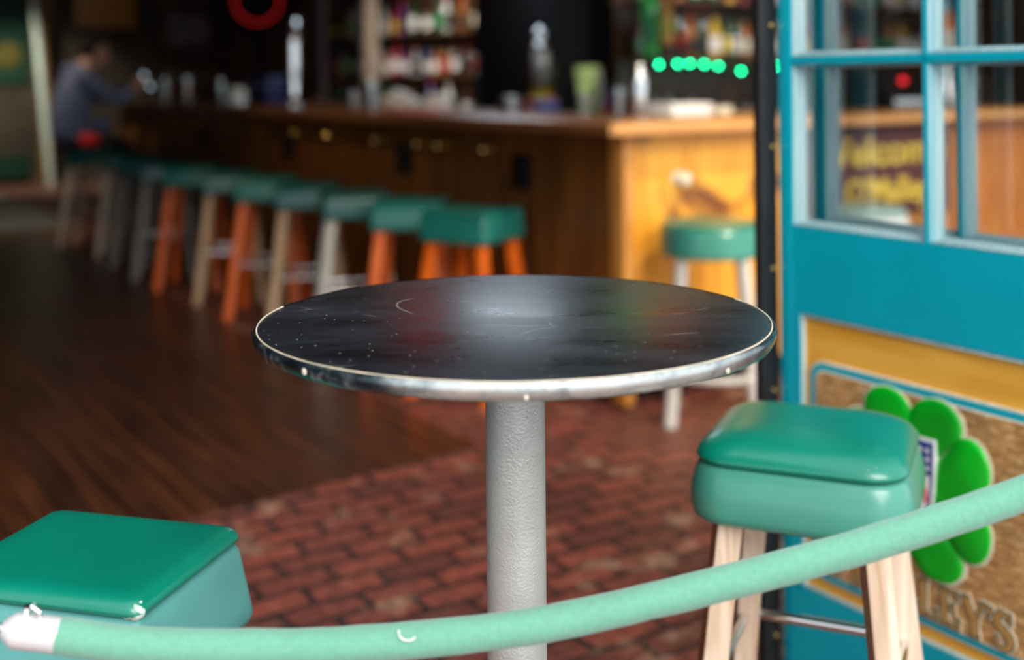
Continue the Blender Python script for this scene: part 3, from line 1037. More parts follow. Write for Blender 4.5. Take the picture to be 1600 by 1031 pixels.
txt = "O'MALLEY'S"
h = 0.066
_, wd = write(txt, h, 0, 0.001)
_.bm.free()
sx = 0.42 / wd
x_off = CLX - 0.42 * 0.5 + 0.0
for nme, grow, m, z1 in (('lettering', 0.0038, M['cream'], 0.0022), ('lettering', 0.0021, M['letter_dark'], 0.0034), ('lettering', -0.0008, M['letter_gold'], 0.0046)):
    mb, _w = write(txt, h, 0.0, z1, grow, sx)
    bmesh.ops.translate(mb.bm, vec=(x_off, 0.325, 0), verts=mb.bm.verts)
    place(mb, nme, m, 0.001)

# post with black studded padding at the hinge
post = thing('trim_1', None, None, (HX, HY, 0), ROT)
post['kind'] = 'structure'
MB().box((-0.022, 0.02, 1.2), (0.044, 0.024, 2.4), None, 0.006).build('padding', M['black'], post)
MB().box((0.002, 0.02, 1.2), (0.005, 0.022, 2.4)).build('metal_edge', M['steel'], post)
tk = MB().lathe([(0, 0), (0.006, 0.0), (0.005, 0.003), (0.002, 0.0045), (0, 0.0048)], 12).build('tack', M['brass'], post, xf=Matrix.Rotation(PI / 2, 4, 'X'))
tk.location = (-0.01, 0.0082, 0.93)
for z in (0.16, 0.42, 0.675, 1.185, 1.44, 1.7, 1.96, 2.2):
    t_ = tk.copy()
    col.objects.link(t_)
    t_.parent = post
    t_.location = (-0.01, 0.0082, z)

# ------------------------------------------------------------------ velvet rope and its posts
ctrl = [(-0.487, 1.13, 0.82), (-0.44, 1.133, 0.8125), (-0.384, 1.137, 0.802), (-0.312, 1.142, 0.795), (-0.221, 1.148, 0.7915), (-0.11, 1.155, 0.793), (0.026, 1.164, 0.804), (0.153, 1.172, 0.827), (0.313, 1.182, 0.862), (0.443, 1.19, 0.897), (0.509, 1.194, 0.917), (0.575, 1.198, 0.94), (0.64, 1.2, 0.965)]


def cr(P, n=8):
    out = []
    P = [Vector(p) for p in P]
    for i in range(len(P) - 1):
        p0, p1, p2, p3 = P[max(i - 1, 0)], P[i], P[i + 1], P[min(i + 2, len(P) - 1)]
        for k in range(n):
            t = k / n
            out.append(0.5 * ((2 * p1) + (-p0 + p2) * t + (2 * p0 - 5 * p1 + 4 * p2 - p3) * t * t + (-p0 + 3 * p1 - 3 * p2 + p3) * t ** 3))
    return out + [P[-1]]


path = cr(ctrl, 12)
rp = thing('barrier_rope', 'mint green velvet barrier rope sagging across the front', 'rope', path[0])
org = path[0]
body = [p - org for p in path if p.x > -0.436]
mb = MB()
mb.tube(body, 0.0168, 24)
for v in mb.bm.verts:
    v.co += Vector((0, 0, 1)) * 0.0009 * noise.noise(v.co * 30) + Vector((0, 1, 0)) * 0.0006 * noise.noise(v.co * 45)
mb.build('rope_body', M['velvet'], rp)
clip = [p - org for p in path if p.x < -0.432]
mb = MB()
rad = [0.008 + 0.0085 * min(1, (i / max(1, len(clip) - 1)) * 3.5) for i in range(len(clip))]
mb.tube(clip, 0.0165, 20, rad=rad)
o = mb.build('end_cap', mat('white_metal', (0.8, 0.78, 0.8), 0.3, 0.35, var=0.02), rp)
o['label'] = 'polished metal end cap'
mb = MB()
mb.tube([(p[0], p[1], p[2]) for p in [(0.022, 0, 0.012), (0.024, -0.004, 0.022), (0.03, -0.006, 0.024), (0.036, -0.006, 0.018), (0.036, -0.002, 0.008)]], 0.0028, 10)
mb.build('latch', M['chrome'], rp)
mb = MB()
mb.tube([(0, 0, 0), (-0.03, 0, 0.006), (-0.055, 0, 0.012), (-0.06, 0, 0.0)], 0.004, 10)
mb.build('snap_hook', M['chrome'], rp)
mb = MB()
mb.tube([path[-1] - org, path[-1] - org + Vector((0.05, 0.002, 0.02))], 0.0175, 20)
mb.build('end_cap', M['chrome'], rp)
th = cr([(-0.113, 1.1375, 0.812), (-0.112, 1.1365, 0.807), (-0.108, 1.1363, 0.803), (-0.101, 1.1367, 0.8025), (-0.097, 1.1375, 0.805)], 6)
mb = MB()
mb.tube([p - org for p in th], 0.0009, 6)
o = mb.build('loose_thread', M['white'], rp)
for x, lab in ((-0.60, 'metal post holding the left end of the mint rope'), (0.75, 'metal post holding the right end of the mint rope')):
    stn = thing('stanchion', lab, 'barrier post', (x, 1.13 if x < 0 else 1.2, 0))
    top = 0.86 if x < 0 else 1.02
    MB().lathe([(0, 0), (0.15, 0), (0.15, 0.01), (0.04, 0.03), (0.022, 0.05), (0, 0.05)], 40).build('base', M['chrome'], stn)
    MB().lathe([(0, 0.04), (0.02, 0.04), (0.02, top - 0.03), (0.03, top - 0.02), (0.03, top), (0.015, top + 0.02), (0, top + 0.025)], 24).build('pole', M['chrome'], stn)
    mb = MB()
    cx = 0.05 if x < 0 else -0.05
    mb.tube([(0.0, 0, top - 0.035), (cx * 1.15, 0, top - 0.035)], 0.006, 8)
    mb.build('ring', M['chrome'], stn)

# ------------------------------------------------------------------ sign on the bar end
sg = thing('sign', 'maroon sign with yellow welcome lettering on the bar seen through the glass', 'sign', W(-0.006, 0.96, 0.66), ROT)
MB().box((0.545, -0.012, 0.215), (1.09, 0.022, 0.43), None, 0.004).build('board', mat('maroon_board', (0.12, 0.03, 0.03), 0.5), sg)


def font_text(body, size, ext, name, m, parent, loc, width=None, off=0.004):
    cu = bpy.data.curves.new(name, 'FONT')
    cu.body = body
    cu.size = size
    cu.extrude = ext
    cu.offset = off
    o = bpy.data.objects.new(name, cu)
    col.objects.link(o)
    bpy.context.view_layer.update()
    me = bpy.data.meshes.new_from_object(o)
    bpy.data.objects.remove(o)
    xs = [v.co.x for v in me.vertices]
    k = width / (max(xs) - min(xs)) if width else 1
    mn = min(xs)
    for v in me.vertices:
        v.co.x = (v.co.x - mn) * k
        v.co = Vector((v.co.x, -v.co.z, v.co.y))
    me.materials.clear()
    me.materials.append(m)
    r = bpy.data.objects.new(name, me)
    col.objects.link(r)
    r.parent = parent
    r.location = loc
    return r


sy_ = mat('yellow_sign_paint', (0.85, 0.6, 0.08), 0.5)
font_text('Welcome', 0.185, 0.004, 'lettering', sy_, sg, (0.12, -0.026, 0.25), 0.92)
font_text("to O'Malley's", 0.165, 0.004, 'lettering', sy_, sg, (0.14, -0.026, 0.07), 0.88)

# ------------------------------------------------------------------ back bar: cabinets, shelves
bb = thing('back_bar', 'dark wooden back bar cabinets with shelves behind the bar', 'back bar', W(0, 0), ROT)
MB().box((2.3, 2.6, 0.475), (0.5, 1.1, 0.95)).box((4.1, 2.4, 0.475), (3.1, 0.5, 0.95)).build('base_cabinet', M['cabinet'], bb)
MB().box((2.3, 6.3, 0.475), (0.5, 3.9, 0.95)).build('base_cabinet', M['cabinet'], bb)
MB().box((2.29, 6.3, 0.965), (0.54, 3.94, 0.03)).build('work_surface', M['steel'], bb)
MB().box((2.29, 2.6, 0.965), (0.54, 1.14, 0.03)).box((4.09, 2.39, 0.965), (3.12, 0.54, 0.03)).build('work_surface', M['steel'], bb)
for z, ya, yd in ((1.43, 2.05, 0.40), (1.80, 2.12, 0.26)):
    MB().box((3.73, ya, z), (3.98, yd, 0.025)).build('shelf', M['cabinet'], bb)
for z in (1.34, 1.72):
    MB().box((2.4, 6.2, z), (0.3, 3.7, 0.025)).build('shelf', M['cabinet'], bb)
for b_, a_ in ((2.4, 8.05), (2.4, 4.36)):
    MB().box((b_, a_, 1.9), (0.3, 0.03, 1.85)).build('upright', M['cabinet'], bb)
MB().box((3.75, 2.27, 1.9), (3.9, 0.04, 1.9)).build('back_panel', M['cabinet'], bb)
MB().box((2.55, 6.2, 1.9), (0.02, 3.7, 1.9)).build('back_panel', M['cabinet'], bb)
lowers = thing('refrigerator', 'tall black cooler between the two back bar shelves', 'refrigerator', W(3.72, 2.26), ROT)
MB().box((0, 0, 1.1), (0.6, 1.02, 2.2), None, 0.01).build('body', M['black_matt'], lowers)
MB().box((-0.315, 0, 1.12), (0.03, 0.98, 2.1), None, 0.006).build('door', M['black_matt'], lowers)
MB().tube([(-0.35, 0.4, 0.9), (-0.35, 0.4, 1.5)], 0.012, 10).build('handle', M['black'], lowers)

# ------------------------------------------------------------------ bottles and glasses
BM = {}


def gm(name, c, rough=0.12):
    if name not in BM:
        m, nt, b = nm(name + '_bottle_glass')
        n = N(nt, 'ShaderNodeTexNoise', i_Scale=9.0)
        nt.links.new(coords(nt), n.inputs[0])
        nt.links.new(ramp(nt, n.outputs[0], [(0.3, tuple(x * 0.7 for x in c)), (0.7, c)]), b.inputs['Base Color'])
        b.inputs['Roughness'].default_value = rough
        b.inputs['Coat Weight'].default_value = 0.8
        b.inputs['Coat Roughness'].default_value = 0.05
        BM[name] = m
    return BM[name]


COL = {'amber': (0.35, 0.12, 0.02), 'dark green': (0.0, 0.07, 0.02), 'bright green': (0.02, 0.55, 0.08), 'clear': (0.45, 0.48, 0.47), 'brown': (0.07, 0.025, 0.01),
       'red': (0.4, 0.01, 0.02), 'blue': (0.02, 0.09, 0.3), 'yellow': (0.6, 0.38, 0.04), 'white': (0.7, 0.7, 0.68), 'pink': (0.6, 0.25, 0.25), 'purple': (0.2, 0.03, 0.2), 'orange': (0.75, 0.28, 0.03)}
LAB = {k: mat(k.replace(' ', '_') + '_label', v, 0.6) for k, v in {'cream': (0.65, 0.6, 0.48), 'white': (0.75, 0.75, 0.75), 'red': (0.5, 0.03, 0.03), 'yellow': (0.7, 0.5, 0.08), 'black': (0.02, 0.02, 0.02), 'green': (0.02, 0.25, 0.08), 'blue': (0.03, 0.12, 0.4)}.items()}
bottle_cache = {}


def bottle(c, lab, h, r, loc, label, group, name='bottle'):
    key = (c, lab, h, r)
    if key not in bottle_cache:
        root = thing(name, label, 'bottle', loc, 0, group)
        MB().lathe([(0, 0), (r * 0.95, 0), (r, 0.008), (r, h * 0.55), (r * 0.9, h * 0.63), (r * 0.45, h * 0.72), (r * 0.34, h * 0.78), (r * 0.34, h * 0.93), (0, h * 0.93)], 20).build('glass_body', gm(c, COL[c]), root)
        MB().lathe([(r + 0.0006, h * 0.14), (r + 0.0012, h * 0.15), (r + 0.0012, h * 0.45), (r + 0.0006, h * 0.46)], 20).build('bottle_label', LAB[lab], root)
        MB().lathe([(0, h * 0.9), (r * 0.42, h * 0.9), (r * 0.42, h), (0, h)], 14).build('cap', LAB['black'] if lab != 'black' else LAB['red'], root)
        bottle_cache[key] = root
        return root
    o = copy_tree(bottle_cache[key])
    o.location = loc
    tag(o, label, 'bottle', group)
    return o


random.seed(11)
# shelves above the green lights (b runs 1.85 .. 5.5)
cols_ = ['amber', 'dark green', 'clear', 'brown', 'red', 'clear', 'amber', 'pink', 'white', 'dark green', 'yellow', 'brown']
labs_ = ['cream', 'white', 'red', 'black', 'yellow', 'cream', 'green', 'white']


used_labels = set()


def pick(cl, where):
    for _ in range(200):
        c, l = random.choice(cl), random.choice(labs_)
        t = '%s bottle with %s label %s' % (c, l, where)
        if t not in used_labels:
            break
    used_labels.add(t)
    return c, l, t


def shelf_row(b0, b1, step, a, z, grp, where):
    b = b0
    i = random.randrange(5)
    while b < b1:
        c, l, t_lab = pick(cols_, where)
        h = random.choice((0.27, 0.3, 0.33))
        r = random.choice((0.036, 0.042))
        bottle(c, l, h, r, W(a + random.uniform(-0.02, 0.02), b, z), t_lab, grp)
        b += step + random.uniform(-0.008, 0.02)


shelf_row(1.86, 3.5, 0.098, 2.06, 1.4425, 'bottles on the shelf above the green lights', 'on the shelf above the green lights')
shelf_row(1.9, 3.4, 0.11, 2.16, 1.4425, 'bottles at the back of the shelf above the green lights', 'in the back row above the green lights')
shelf_row(3.75, 5.4, 0.15, 2.08, 1.4425, 'bottles on the lower shelf seen through the door glass', 'on the lower shelf seen through the door glass')
shelf_row(1.86, 4.6, 0.14, 2.08, 1.8125, 'bottles on the top shelf behind the bar end', 'on the top shelf behind the bar end')
shelf_row(2.1, 3.3, 0.16, 2.28, 0.98, 'bottles below the green lights', 'on the work surface below the green lights')


def shelf_row_a(a0, a1, step, b, z, grp, where):
    a = a0
    while a < a1:
        c, l, t_lab = pick(cols_ + ['purple', 'blue', 'orange'], where)
        h = random.choice((0.25, 0.29, 0.33))
        bottle(c, l, h, 0.04, W(a, b + random.uniform(-0.03, 0.03), z), t_lab, grp)
        a += step + random.uniform(-0.01, 0.03)


shelf_row_a(4.5, 7.9, 0.17, 2.36, 1.3525, 'bottles on the lower long shelf', 'on the lower long shelf left of the black cooler')
shelf_row_a(4.5, 7.9, 0.2, 2.36, 1.7325, 'bottles on the upper long shelf', 'on the upper long shelf left of the black cooler')
shelf_row_a(4.6, 7.9, 0.3, 2.25, 0.98, 'bottles on the long work surface', 'on the long work surface left of the black cooler')
shelf_row_a(2.12, 3.1, 0.13, 2.2, 0.98, 'bottles right of the black cooler', 'on the work surface right of the black cooler')

# tall bright green bottle, orange bottle
bottle('bright green', 'green', 0.6, 0.055, W(1.93, 1.80, 1.4425), 'tall bright green bottle at the left end of the lit shelf', None)
bottle('orange', 'yellow', 0.36, 0.045, W(1.93, 1.93, 1.52), 'amber orange bottle next to the tall bright green bottle', None)

# riser block under the orange bottle
o = MB().box((0, 0, 0.0388), (0.14, 0.12, 0.0775), None, 0.004).build('display_riser', M['cabinet'], loc=W(1.93, 1.93, 1.4425), rotz=ROT)
tag(o, 'small dark block lifting the amber orange bottle', 'riser')

# green LED string under the shelf edge
led = thing('light_string', 'string of glowing green lights under the bottle shelf', 'string lights', W(1.84, 1.79, 1.398), ROT)
mb = MB()
pts_ = []
random.seed(5)
bulbs = []
x = 0.0
while x < 1.5:
    bulbs.append((x, -0.0, 0.0 + random.uniform(-0.012, 0.01) - (0.05 if 0.62 < x < 0.72 else 0)))
    x += random.choice((0.1, 0.12, 0.15, 0.2))
mb.tube([(p[0], 0.012, p[2] + 0.006) for p in bulbs], 0.003, 6)
mb.build('wire', LAB['green'], led)
gl_ = glow('green_bulb', (0.0, 1.0, 0.42), 30.0)
first = None
for p in bulbs:
    if first is None:
        first = MB()
        bmesh.ops.create_icosphere(first.bm, subdivisions=2, radius=0.0075)
        first = first.build('bulb', gl_, led)
        first.location = p
    else:
        q = first.copy()
        col.objects.link(q)
        q.parent = led
        q.location = p

# things on the bar top ------------------------------------------------
ZT = 1.15


def tumbler(a, b, h, r, label, m=None, fill=None, group=None, name='drinking_glass'):
    root = thing(name, label, 'glass', W(a, b, ZT), 0, group)
    MB().lathe([(0, 0), (r * 0.85, 0), (r, h), (r - 0.003, h), (r * 0.8, 0.012), (0, 0.012)], 24).build('glass_body', m or M['clear'], root)
    if fill:
        MB().lathe([(0, 0.013), (r * 0.78, 0.013), (r * 0.93, h * 0.75), (0, h * 0.75)], 20).build('drink', fill, root)
    return root


dr_red = mat('red_drink', (0.5, 0.06, 0.05), 0.2)
dr_amb = mat('amber_drink', (0.5, 0.22, 0.04), 0.2)
ice = mat('iced_water', (0.55, 0.6, 0.58), 0.2)
tumbler(6.50, 0.22, 0.16, 0.045, 'red drink in a glass beside the seated person', fill=dr_red)
tumbler(6.30, 0.14, 0.19, 0.045, 'tall clear glass right of the red drink', fill=ice)
tumbler(5.75, 0.15, 0.2, 0.05, 'tall glass of reddish drink on the dark stretch of bar', fill=dr_red)
tumbler(5.1, 0.2, 0.18, 0.045, 'tall clear glass on the dark stretch of bar', fill=ice)
tumbler(2.40, 0.12, 0.17, 0.045, 'clear glass of iced water left of the white towels', fill=ice)
tumbler(3.0, 0.3, 0.1, 0.05, 'short clear glass behind the iced water')
tumbler(1.222, 0.3, 0.09, 0.06, 'short wide glass at the edge of the worktop')
tumbler(0.95, 0.55, 0.1, 0.05, 'low clear glass near the worktop corner')
# bowl
o = thing('napkin_holder', 'pale cream napkin holder on the dark stretch of bar', 'napkin holder', W(4.78, 0.2, ZT), ROT)
MB().box((0, 0, 0.01), (0.14, 0.1, 0.02), None, 0.004).box((-0.05, 0, 0.06), (0.006, 0.1, 0.1)).box((0.05, 0, 0.06), (0.006, 0.1, 0.1)).build('holder', M['steel'], o)
MB().box((0, 0, 0.07), (0.088, 0.095, 0.1), None, 0.004).build('napkin_stack', M['cream'], o)

# beer tower: tall polished column on the bar
bt = thing('beer_tower', 'tall polished steel beer tower standing on the bar', 'beer tap', W(3.76, 0.22, ZT), ROT)
MB().lathe([(0, 0), (0.075, 0), (0.075, 0.02), (0.045, 0.04), (0.036, 0.08), (0.045, 0.2), (0.05, 0.42), (0.042, 0.54), (0.03, 0.58), (0, 0.6)], 28).build('column', M['chrome'], bt)
for s in (-1, 1):
    mb = MB()
    mb.tube([(0.0, s * 0.03, 0.44), (0.0, s * 0.11, 0.44), (0.0, s * 0.125, 0.39)], 0.012, 10)
    mb.build('faucet', M['chrome'], bt)
    MB().lathe([(0, 0), (0.008, 0), (0.018, 0.12), (0.012, 0.15), (0, 0.15)], 12, (0.0, s * 0.1, 0.45)).build('tap_handle', LAB['black'], bt)
# steel post to ceiling left of bottles
o = MB().box((0, 0, 1.45), (0.12, 0.12, 2.9), None, 0.01).build('trim_2', mat('beige_pillar', (0.3, 0.24, 0.19), 0.5), loc=W(6.0, 1.92), rotz=ROT)
tag(o, kind='structure')
o = MB().box((0, 0, 1.45), (0.05, 0.08, 2.9), None, 0.006).build('trim_3', mat('grey_pillar', (0.2, 0.18, 0.18), 0.5), loc=W(7.1, 1.95), rotz=ROT)
tag(o, kind='structure')


# crumpled towels
def heap(name, label, cat, a, b, sx, sy, sz, m, seed, z=ZT):
    mb = MB()
    bmesh.ops.create_icosphere(mb.bm, subdivisions=4, radius=1.0)
    for v in mb.bm.verts:
        n_ = noise.noise(Vector(v.co) * 1.6 + Vector((seed, 0, 0))) * 0.35 + noise.noise(Vector(v.co) * 4 + Vector((seed, 3, 0))) * 0.14
        v.co *= 1 + n_
        v.co = Vector((v.co.x * sx, v.co.y * sy, max(v.co.z, -0.25) * sz + 0.25 * sz))
    zmin = min(v.co.z for v in mb.bm.verts)
    for v in mb.bm.verts:
        v.co.z -= zmin
    o = mb.build(name, m, loc=W(a, b, z), rotz=ROT)
    return tag(o, label, cat)


heap('bar_towel', 'crumpled white towel heap on the bar, larger left one', 'towel', 2.78, 0.5, 0.11, 0.15, 0.08, M['towel'], 1)
heap('bar_towel', 'crumpled white towel on the bar, smaller right one', 'towel', 2.32, 0.5, 0.08, 0.1, 0.075, M['towel'], 5)
o = MB().box((0, 0, 0.004), (0.3, 0.22, 0.008), None, 0.002).build('bar_mat', mat('red_rubber_mat', (0.5, 0.05, 0.04), 0.5), loc=W(1.95, 0.16, ZT), rotz=ROT)
tag(o, 'flat red mat on the bar edge left of the corner', 'mat')
# white plates stack and shaker on the lit end
sp_ = thing('menu_stack', 'stack of white menus lying on the lit end of the bar', 'menus', W(0.36, 0.62, ZT), ROT + 0.1)
for k in range(3):
    MB().box((0.0 + 0.006 * k, 0.004 * k, 0.012 + k * 0.018), (0.26, 0.2, 0.017), None, 0.002).build('menu', M['paper'], sp_)
o = MB().box((0, 0, 0.02), (0.12, 0.1, 0.04), None, 0.01).build('coaster_stack', M['cream'], loc=W(0.34, 0.86, ZT), rotz=ROT + 0.3)
tag(o, 'cream stack of coasters right of the white menus', 'coasters')
shk = thing('cocktail_shaker', 'tall steel cocktail shaker left of the white menus', 'shaker', W(0.5, 0.52, ZT), 0)
MB().lathe([(0, 0), (0.032, 0), (0.043, 0.15), (0.043, 0.165), (0, 0.165)], 28).build('cup', M['chrome'], shk)
MB().lathe([(0, 0.164), (0.042, 0.166), (0.036, 0.2), (0.026, 0.235), (0, 0.24)], 28).build('lid', M['steel'], shk)
tumbler(0.62, 0.5, 0.13, 0.04, 'clear glass beside the steel cocktail shaker')

# objects on the back counter
bl = thing('drink_dispenser', 'clear rounded glass dispenser with white contents before the black cooler', 'dispenser', W(3.0, 1.72, 1.26), ROT)
MB().lathe([(0, 0.0), (0.05, 0.0), (0.1, 0.06), (0.105, 0.2), (0.09, 0.28), (0.05, 0.32), (0.05, 0.34), (0, 0.34)], 28).build('jar', M['clear'], bl)
MB().lathe([(0, 0.03), (0.06, 0.03), (0.065, 0.24), (0, 0.26)], 24).build('contents', M['paper'], bl)
MB().lathe([(0, 0.34), (0.06, 0.34), (0.06, 0.38), (0.02, 0.42), (0, 0.42)], 24).build('lid', M['steel'], bl)
MB().lathe([(0, 0.0), (0.09, 0.0), (0.07, -0.02), (0.07, -0.06), (0.09, -0.08), (0, -0.08)], 24).build('base', mat('yellow_base', (0.35, 0.28, 0.02), 0.5), bl)
crate = thing('drinks_crate', 'red and blue carton standing under the glass dispenser', 'carton', W(3.0, 1.72, 0.0), ROT)
MB().box((0, 0.0, 1.08), (0.14, 0.2, 0.2), None, 0.004).build('carton', mat('red_carton', (0.6, 0.12, 0.12), 0.6), crate)
MB().box((-0.003, -0.06, 1.12), (0.142, 0.085, 0.1), None, 0.002).build('printed_patch', mat('blue_print', (0.12, 0.16, 0.5), 0.6), crate)
MB().box((0.02, 0.0, 0.49), (0.2, 0.4, 0.98)).build('stand', M['black_matt'], crate)

ck = thing('pitcher', 'pale green plastic pitcher right of the black cooler', 'pitcher', W(2.93, 2.08, 0.98), ROT)
MB().lathe([(0, 0), (0.08, 0), (0.09, 0.3), (0.1, 0.42), (0.095, 0.42), (0.08, 0.02), (0, 0.02)], 24).build('body', mat('pale_green_plastic', (0.42, 0.55, 0.2), 0.4), ck)
mb = MB()
mb.tube([(0, -0.085, 0.38), (0, -0.14, 0.36), (0, -0.14, 0.18), (0, -0.085, 0.14)], 0.01, 8)
mb.build('handle', M['white'], ck)
o = thing('tip_jar', 'white lidded jar beside the pale green pitcher', 'jar', W(2.55, 2.08, 0.98), 0)
MB().lathe([(0, 0), (0.07, 0), (0.075, 0.2), (0.06, 0.26), (0, 0.26)], 24).build('jar', M['paper'], o)
MB().lathe([(0, 0.26), (0.065, 0.26), (0.065, 0.3), (0, 0.3)], 24).build('lid', M['steel'], o)

# till with red lamp, leaflet, tap with orange handle (seen through the door glass)
tl = thing('cash_register', 'black till with a small red light on the bar end', 'cash register', W(0.42, 2.18, ZT), ROT)
mb = MB()
mb.loft([[Vector((x, y, z)) for (y, z) in ((-0.16, 0), (0.16, 0), (0.16, 0.17), (0.02, 0.15), (-0.16, 0.06))] for x in (-0.2, 0.2)])
mb.build('body', M['black_matt'], tl)
MB().box((0, -0.165, 0.03), (0.36, 0.012, 0.045), None, 0.002).build('drawer', M['steel'], tl)
bl_ = MB()
bmesh.ops.create_icosphere(bl_.bm, subdivisions=3, radius=0.018)
bl_.build('indicator', glow('red_indicator', (1.0, 0.02, 0.03), 2.0), tl).location = (0.02, -0.06, 0.145)
lf = thing('leaflet_stand', 'white leaflets in a stand at the right end of the bar', 'leaflets', W(0.3, 2.62, ZT), ROT)
MB().box((0, 0, 0.085), (0.16, 0.02, 0.15), Matrix.Rotation(0.2, 4, 'X'), 0.002).build('leaflet', M['paper'], lf)
MB().box((0, 0, 0.006), (0.18, 0.1, 0.012), None, 0.002).build('stand', M['clear'], lf)
tp = thing('beer_tap', 'steel beer tap with orange and cream handle seen through the glass', 'beer tap', W(0.5, 2.75, ZT), ROT)
MB().lathe([(0, 0), (0.05, 0), (0.03, 0.03), (0.03, 0.26), (0, 0.28)], 20).build('column', M['steel'], tp)
MB().lathe([(0, 0.27), (0.014, 0.27), (0.03, 0.3), (0.055, 0.34), (0.05, 0.42), (0, 0.43)], 20).build('tap_handle', M['cream'], tp)
MB().lathe([(0, 0.42), (0.05, 0.42), (0.036, 0.5), (0.03, 0.53), (0, 0.53)], 20).build('tap_handle', mat('orange_handle', (0.75, 0.2, 0.02), 0.4), tp)
MB().lathe([(0, 0.53), (0.03, 0.53), (0.018, 0.6), (0, 0.61)], 20).build('handle_tip', mat('light_blue_tip', (0.15, 0.5, 0.6), 0.4), tp)

# blue crate on the far bar
o = thing('beverage_carton', 'dark blue carton on the far end of the bar worktop', 'carton', W(5.0, 0.52, ZT), ROT)
MB().box((0, 0, 0.1), (0.16, 0.42, 0.2), None, 0.004).build('carton', mat('navy_carton', (0.015, 0.02, 0.12), 0.5), o)
MB().box((-0.081, 0, 0.12), (0.002, 0.34, 0.05)).build('printed_band', mat('lilac_print', (0.2, 0.12, 0.3), 0.5), o)

# ------------------------------------------------------------------ back wall dressing
o = MB().box((0, -0.02, 0), (0.78, 0.04, 0.75), None, 0.01).build('poster', mat('amber_poster', (0.5, 0.2, 0.02), 0.5), loc=W(12.38, 1.23, 2.41), rotz=ROT)
tag(o, 'plain amber poster on the far wall above the seated person', 'poster')
clk = thing('neon_clock', 'black round clock with glowing red ring high on the far wall', 'clock', W(8.9, 2.0, 2.2), ROT - 0.5)
MB().lathe([(0, 0), (0.3, 0), (0.3, 0.05), (0.27, 0.07), (0, 0.07)], 48).build('face', M['black_matt'], clk, xf=Matrix.Rotation(PI / 2, 4, 'X'))
mb = MB()
mb.tube([(0.25 * math.cos(2 * PI * k / 48), -0.085, 0.25 * math.sin(2 * PI * k / 48)) for k in range(48)], 0.01, 8, True)
mb.build('neon_ring', glow('red_neon', (0.9, 0.02, 0.02), 0.35), clk)
MB().box((0, 0.06, 0.2), (0.04, 0.12, 1.6)).build('hanger', M['black_matt'], clk)
# green patio doorway at far left
gd = MB().box((0, -0.02, 1.95), (1.5, 0.04, 1.3)).build('green_board', M['green_wall'], loc=W(12.38, -0.48, 0), rotz=ROT)
tag(gd, 'dark green board on the far wall at the left edge', 'board')
rb = MB().lathe([(0, 0), (0.16, 0), (0.16, 0.02), (0, 0.03)], 32).build('badge', mat('dull_yellow_badge', (0.12, 0.075, 0.006), 0.5), loc=W(12.33, 0.02, 1.66), rotz=ROT)
rb.data.transform(Matrix.Rotation(PI / 2, 4, 'X'))
tag(rb, 'dull yellow round badge on the dark green board', 'badge')
sk = MB().box((0, -0.02, 0.24), (1.5, 0.03, 0.3)).build('skirting_board', M['green_wall'], loc=W(12.38, -0.48, 0), rotz=ROT)
tag(sk, 'green skirting board at the foot of the far wall', 'skirting board')
pole = MB()
pole.tube([(0, 0, 0.0), (-0.22, 0, 2.55)], 0.042, 14)
o = pole.build('leaning_pole', mat('off_white_pole', (0.75, 0.72, 0.66), 0.4), loc=W(12.0, 0.46), rotz=ROT)
tag(o, 'off-white pole leaning against the far wall behind the seated person', 'pole')
pw = MB().box((0, 0, 1.45), (0.14, 0.1, 2.9)).build('trim_4', mat('brown_doorpost', (0.25, 0.12, 0.03), 0.6), loc=W(12.3, 0.46), rotz=ROT)
tag(pw, kind='structure')
random.seed(3)
for k, (b_, z_, s_b, s_z, c_col, t_) in enumerate(((2.35, 2.0, 0.62, 0.5, (0.2, 0.17, 0.16), 'greyish framed picture on the far wall right of the amber poster'),
                                               (2.45, 1.35, 0.9, 0.3, (0.17, 0.11, 0.07), 'low brown framed picture on the far wall behind the drinks'),
                                               (3.35, 2.2, 0.5, 0.7, (0.13, 0.1, 0.12), 'tall dull framed picture on the far wall near the round clock'))):
    p = thing('framed_picture', t_, 'picture', W(12.37, b_, z_), ROT)
    MB().box((0, -0.012, 0), (s_b, 0.03, s_z), None, 0.004).build('frame', M['cabinet'], p)
    MB().box((0, -0.03, 0), (s_b - 0.08, 0.01, s_z - 0.08)).build('image', mat('faded_print', c_col, 0.4, var=0.6, scale=6), p)


# ------------------------------------------------------------------ seated person
def skin_mesh(chains, subs=2):
    """chains: list of [(point, radius), ...]; returns an evaluated smooth mesh of all of them"""
    out = bmesh.new()
    for chn in chains:
        me = bpy.data.meshes.new('sk')
        me.from_pydata([p for p, r in chn], [(i, i + 1) for i in range(len(chn) - 1)], [])
        ob = bpy.data.objects.new('sk', me)
        col.objects.link(ob)
        sm = ob.modifiers.new('s', 'SKIN')
        for i, (p, r) in enumerate(chn):
            rr = r if hasattr(r, '__len__') else (r, r)
            me.skin_vertices[0].data[i].radius = rr
            me.skin_vertices[0].data[i].use_root = (i == 0)
        ss = ob.modifiers.new('u', 'SUBSURF')
        ss.levels = ss.render_levels = subs
        dg = bpy.context.evaluated_depsgraph_get()
        em = bpy.data.meshes.new_from_object(ob.evaluated_get(dg))
        out.from_mesh(em)
        bpy.data.objects.remove(ob)
    return out


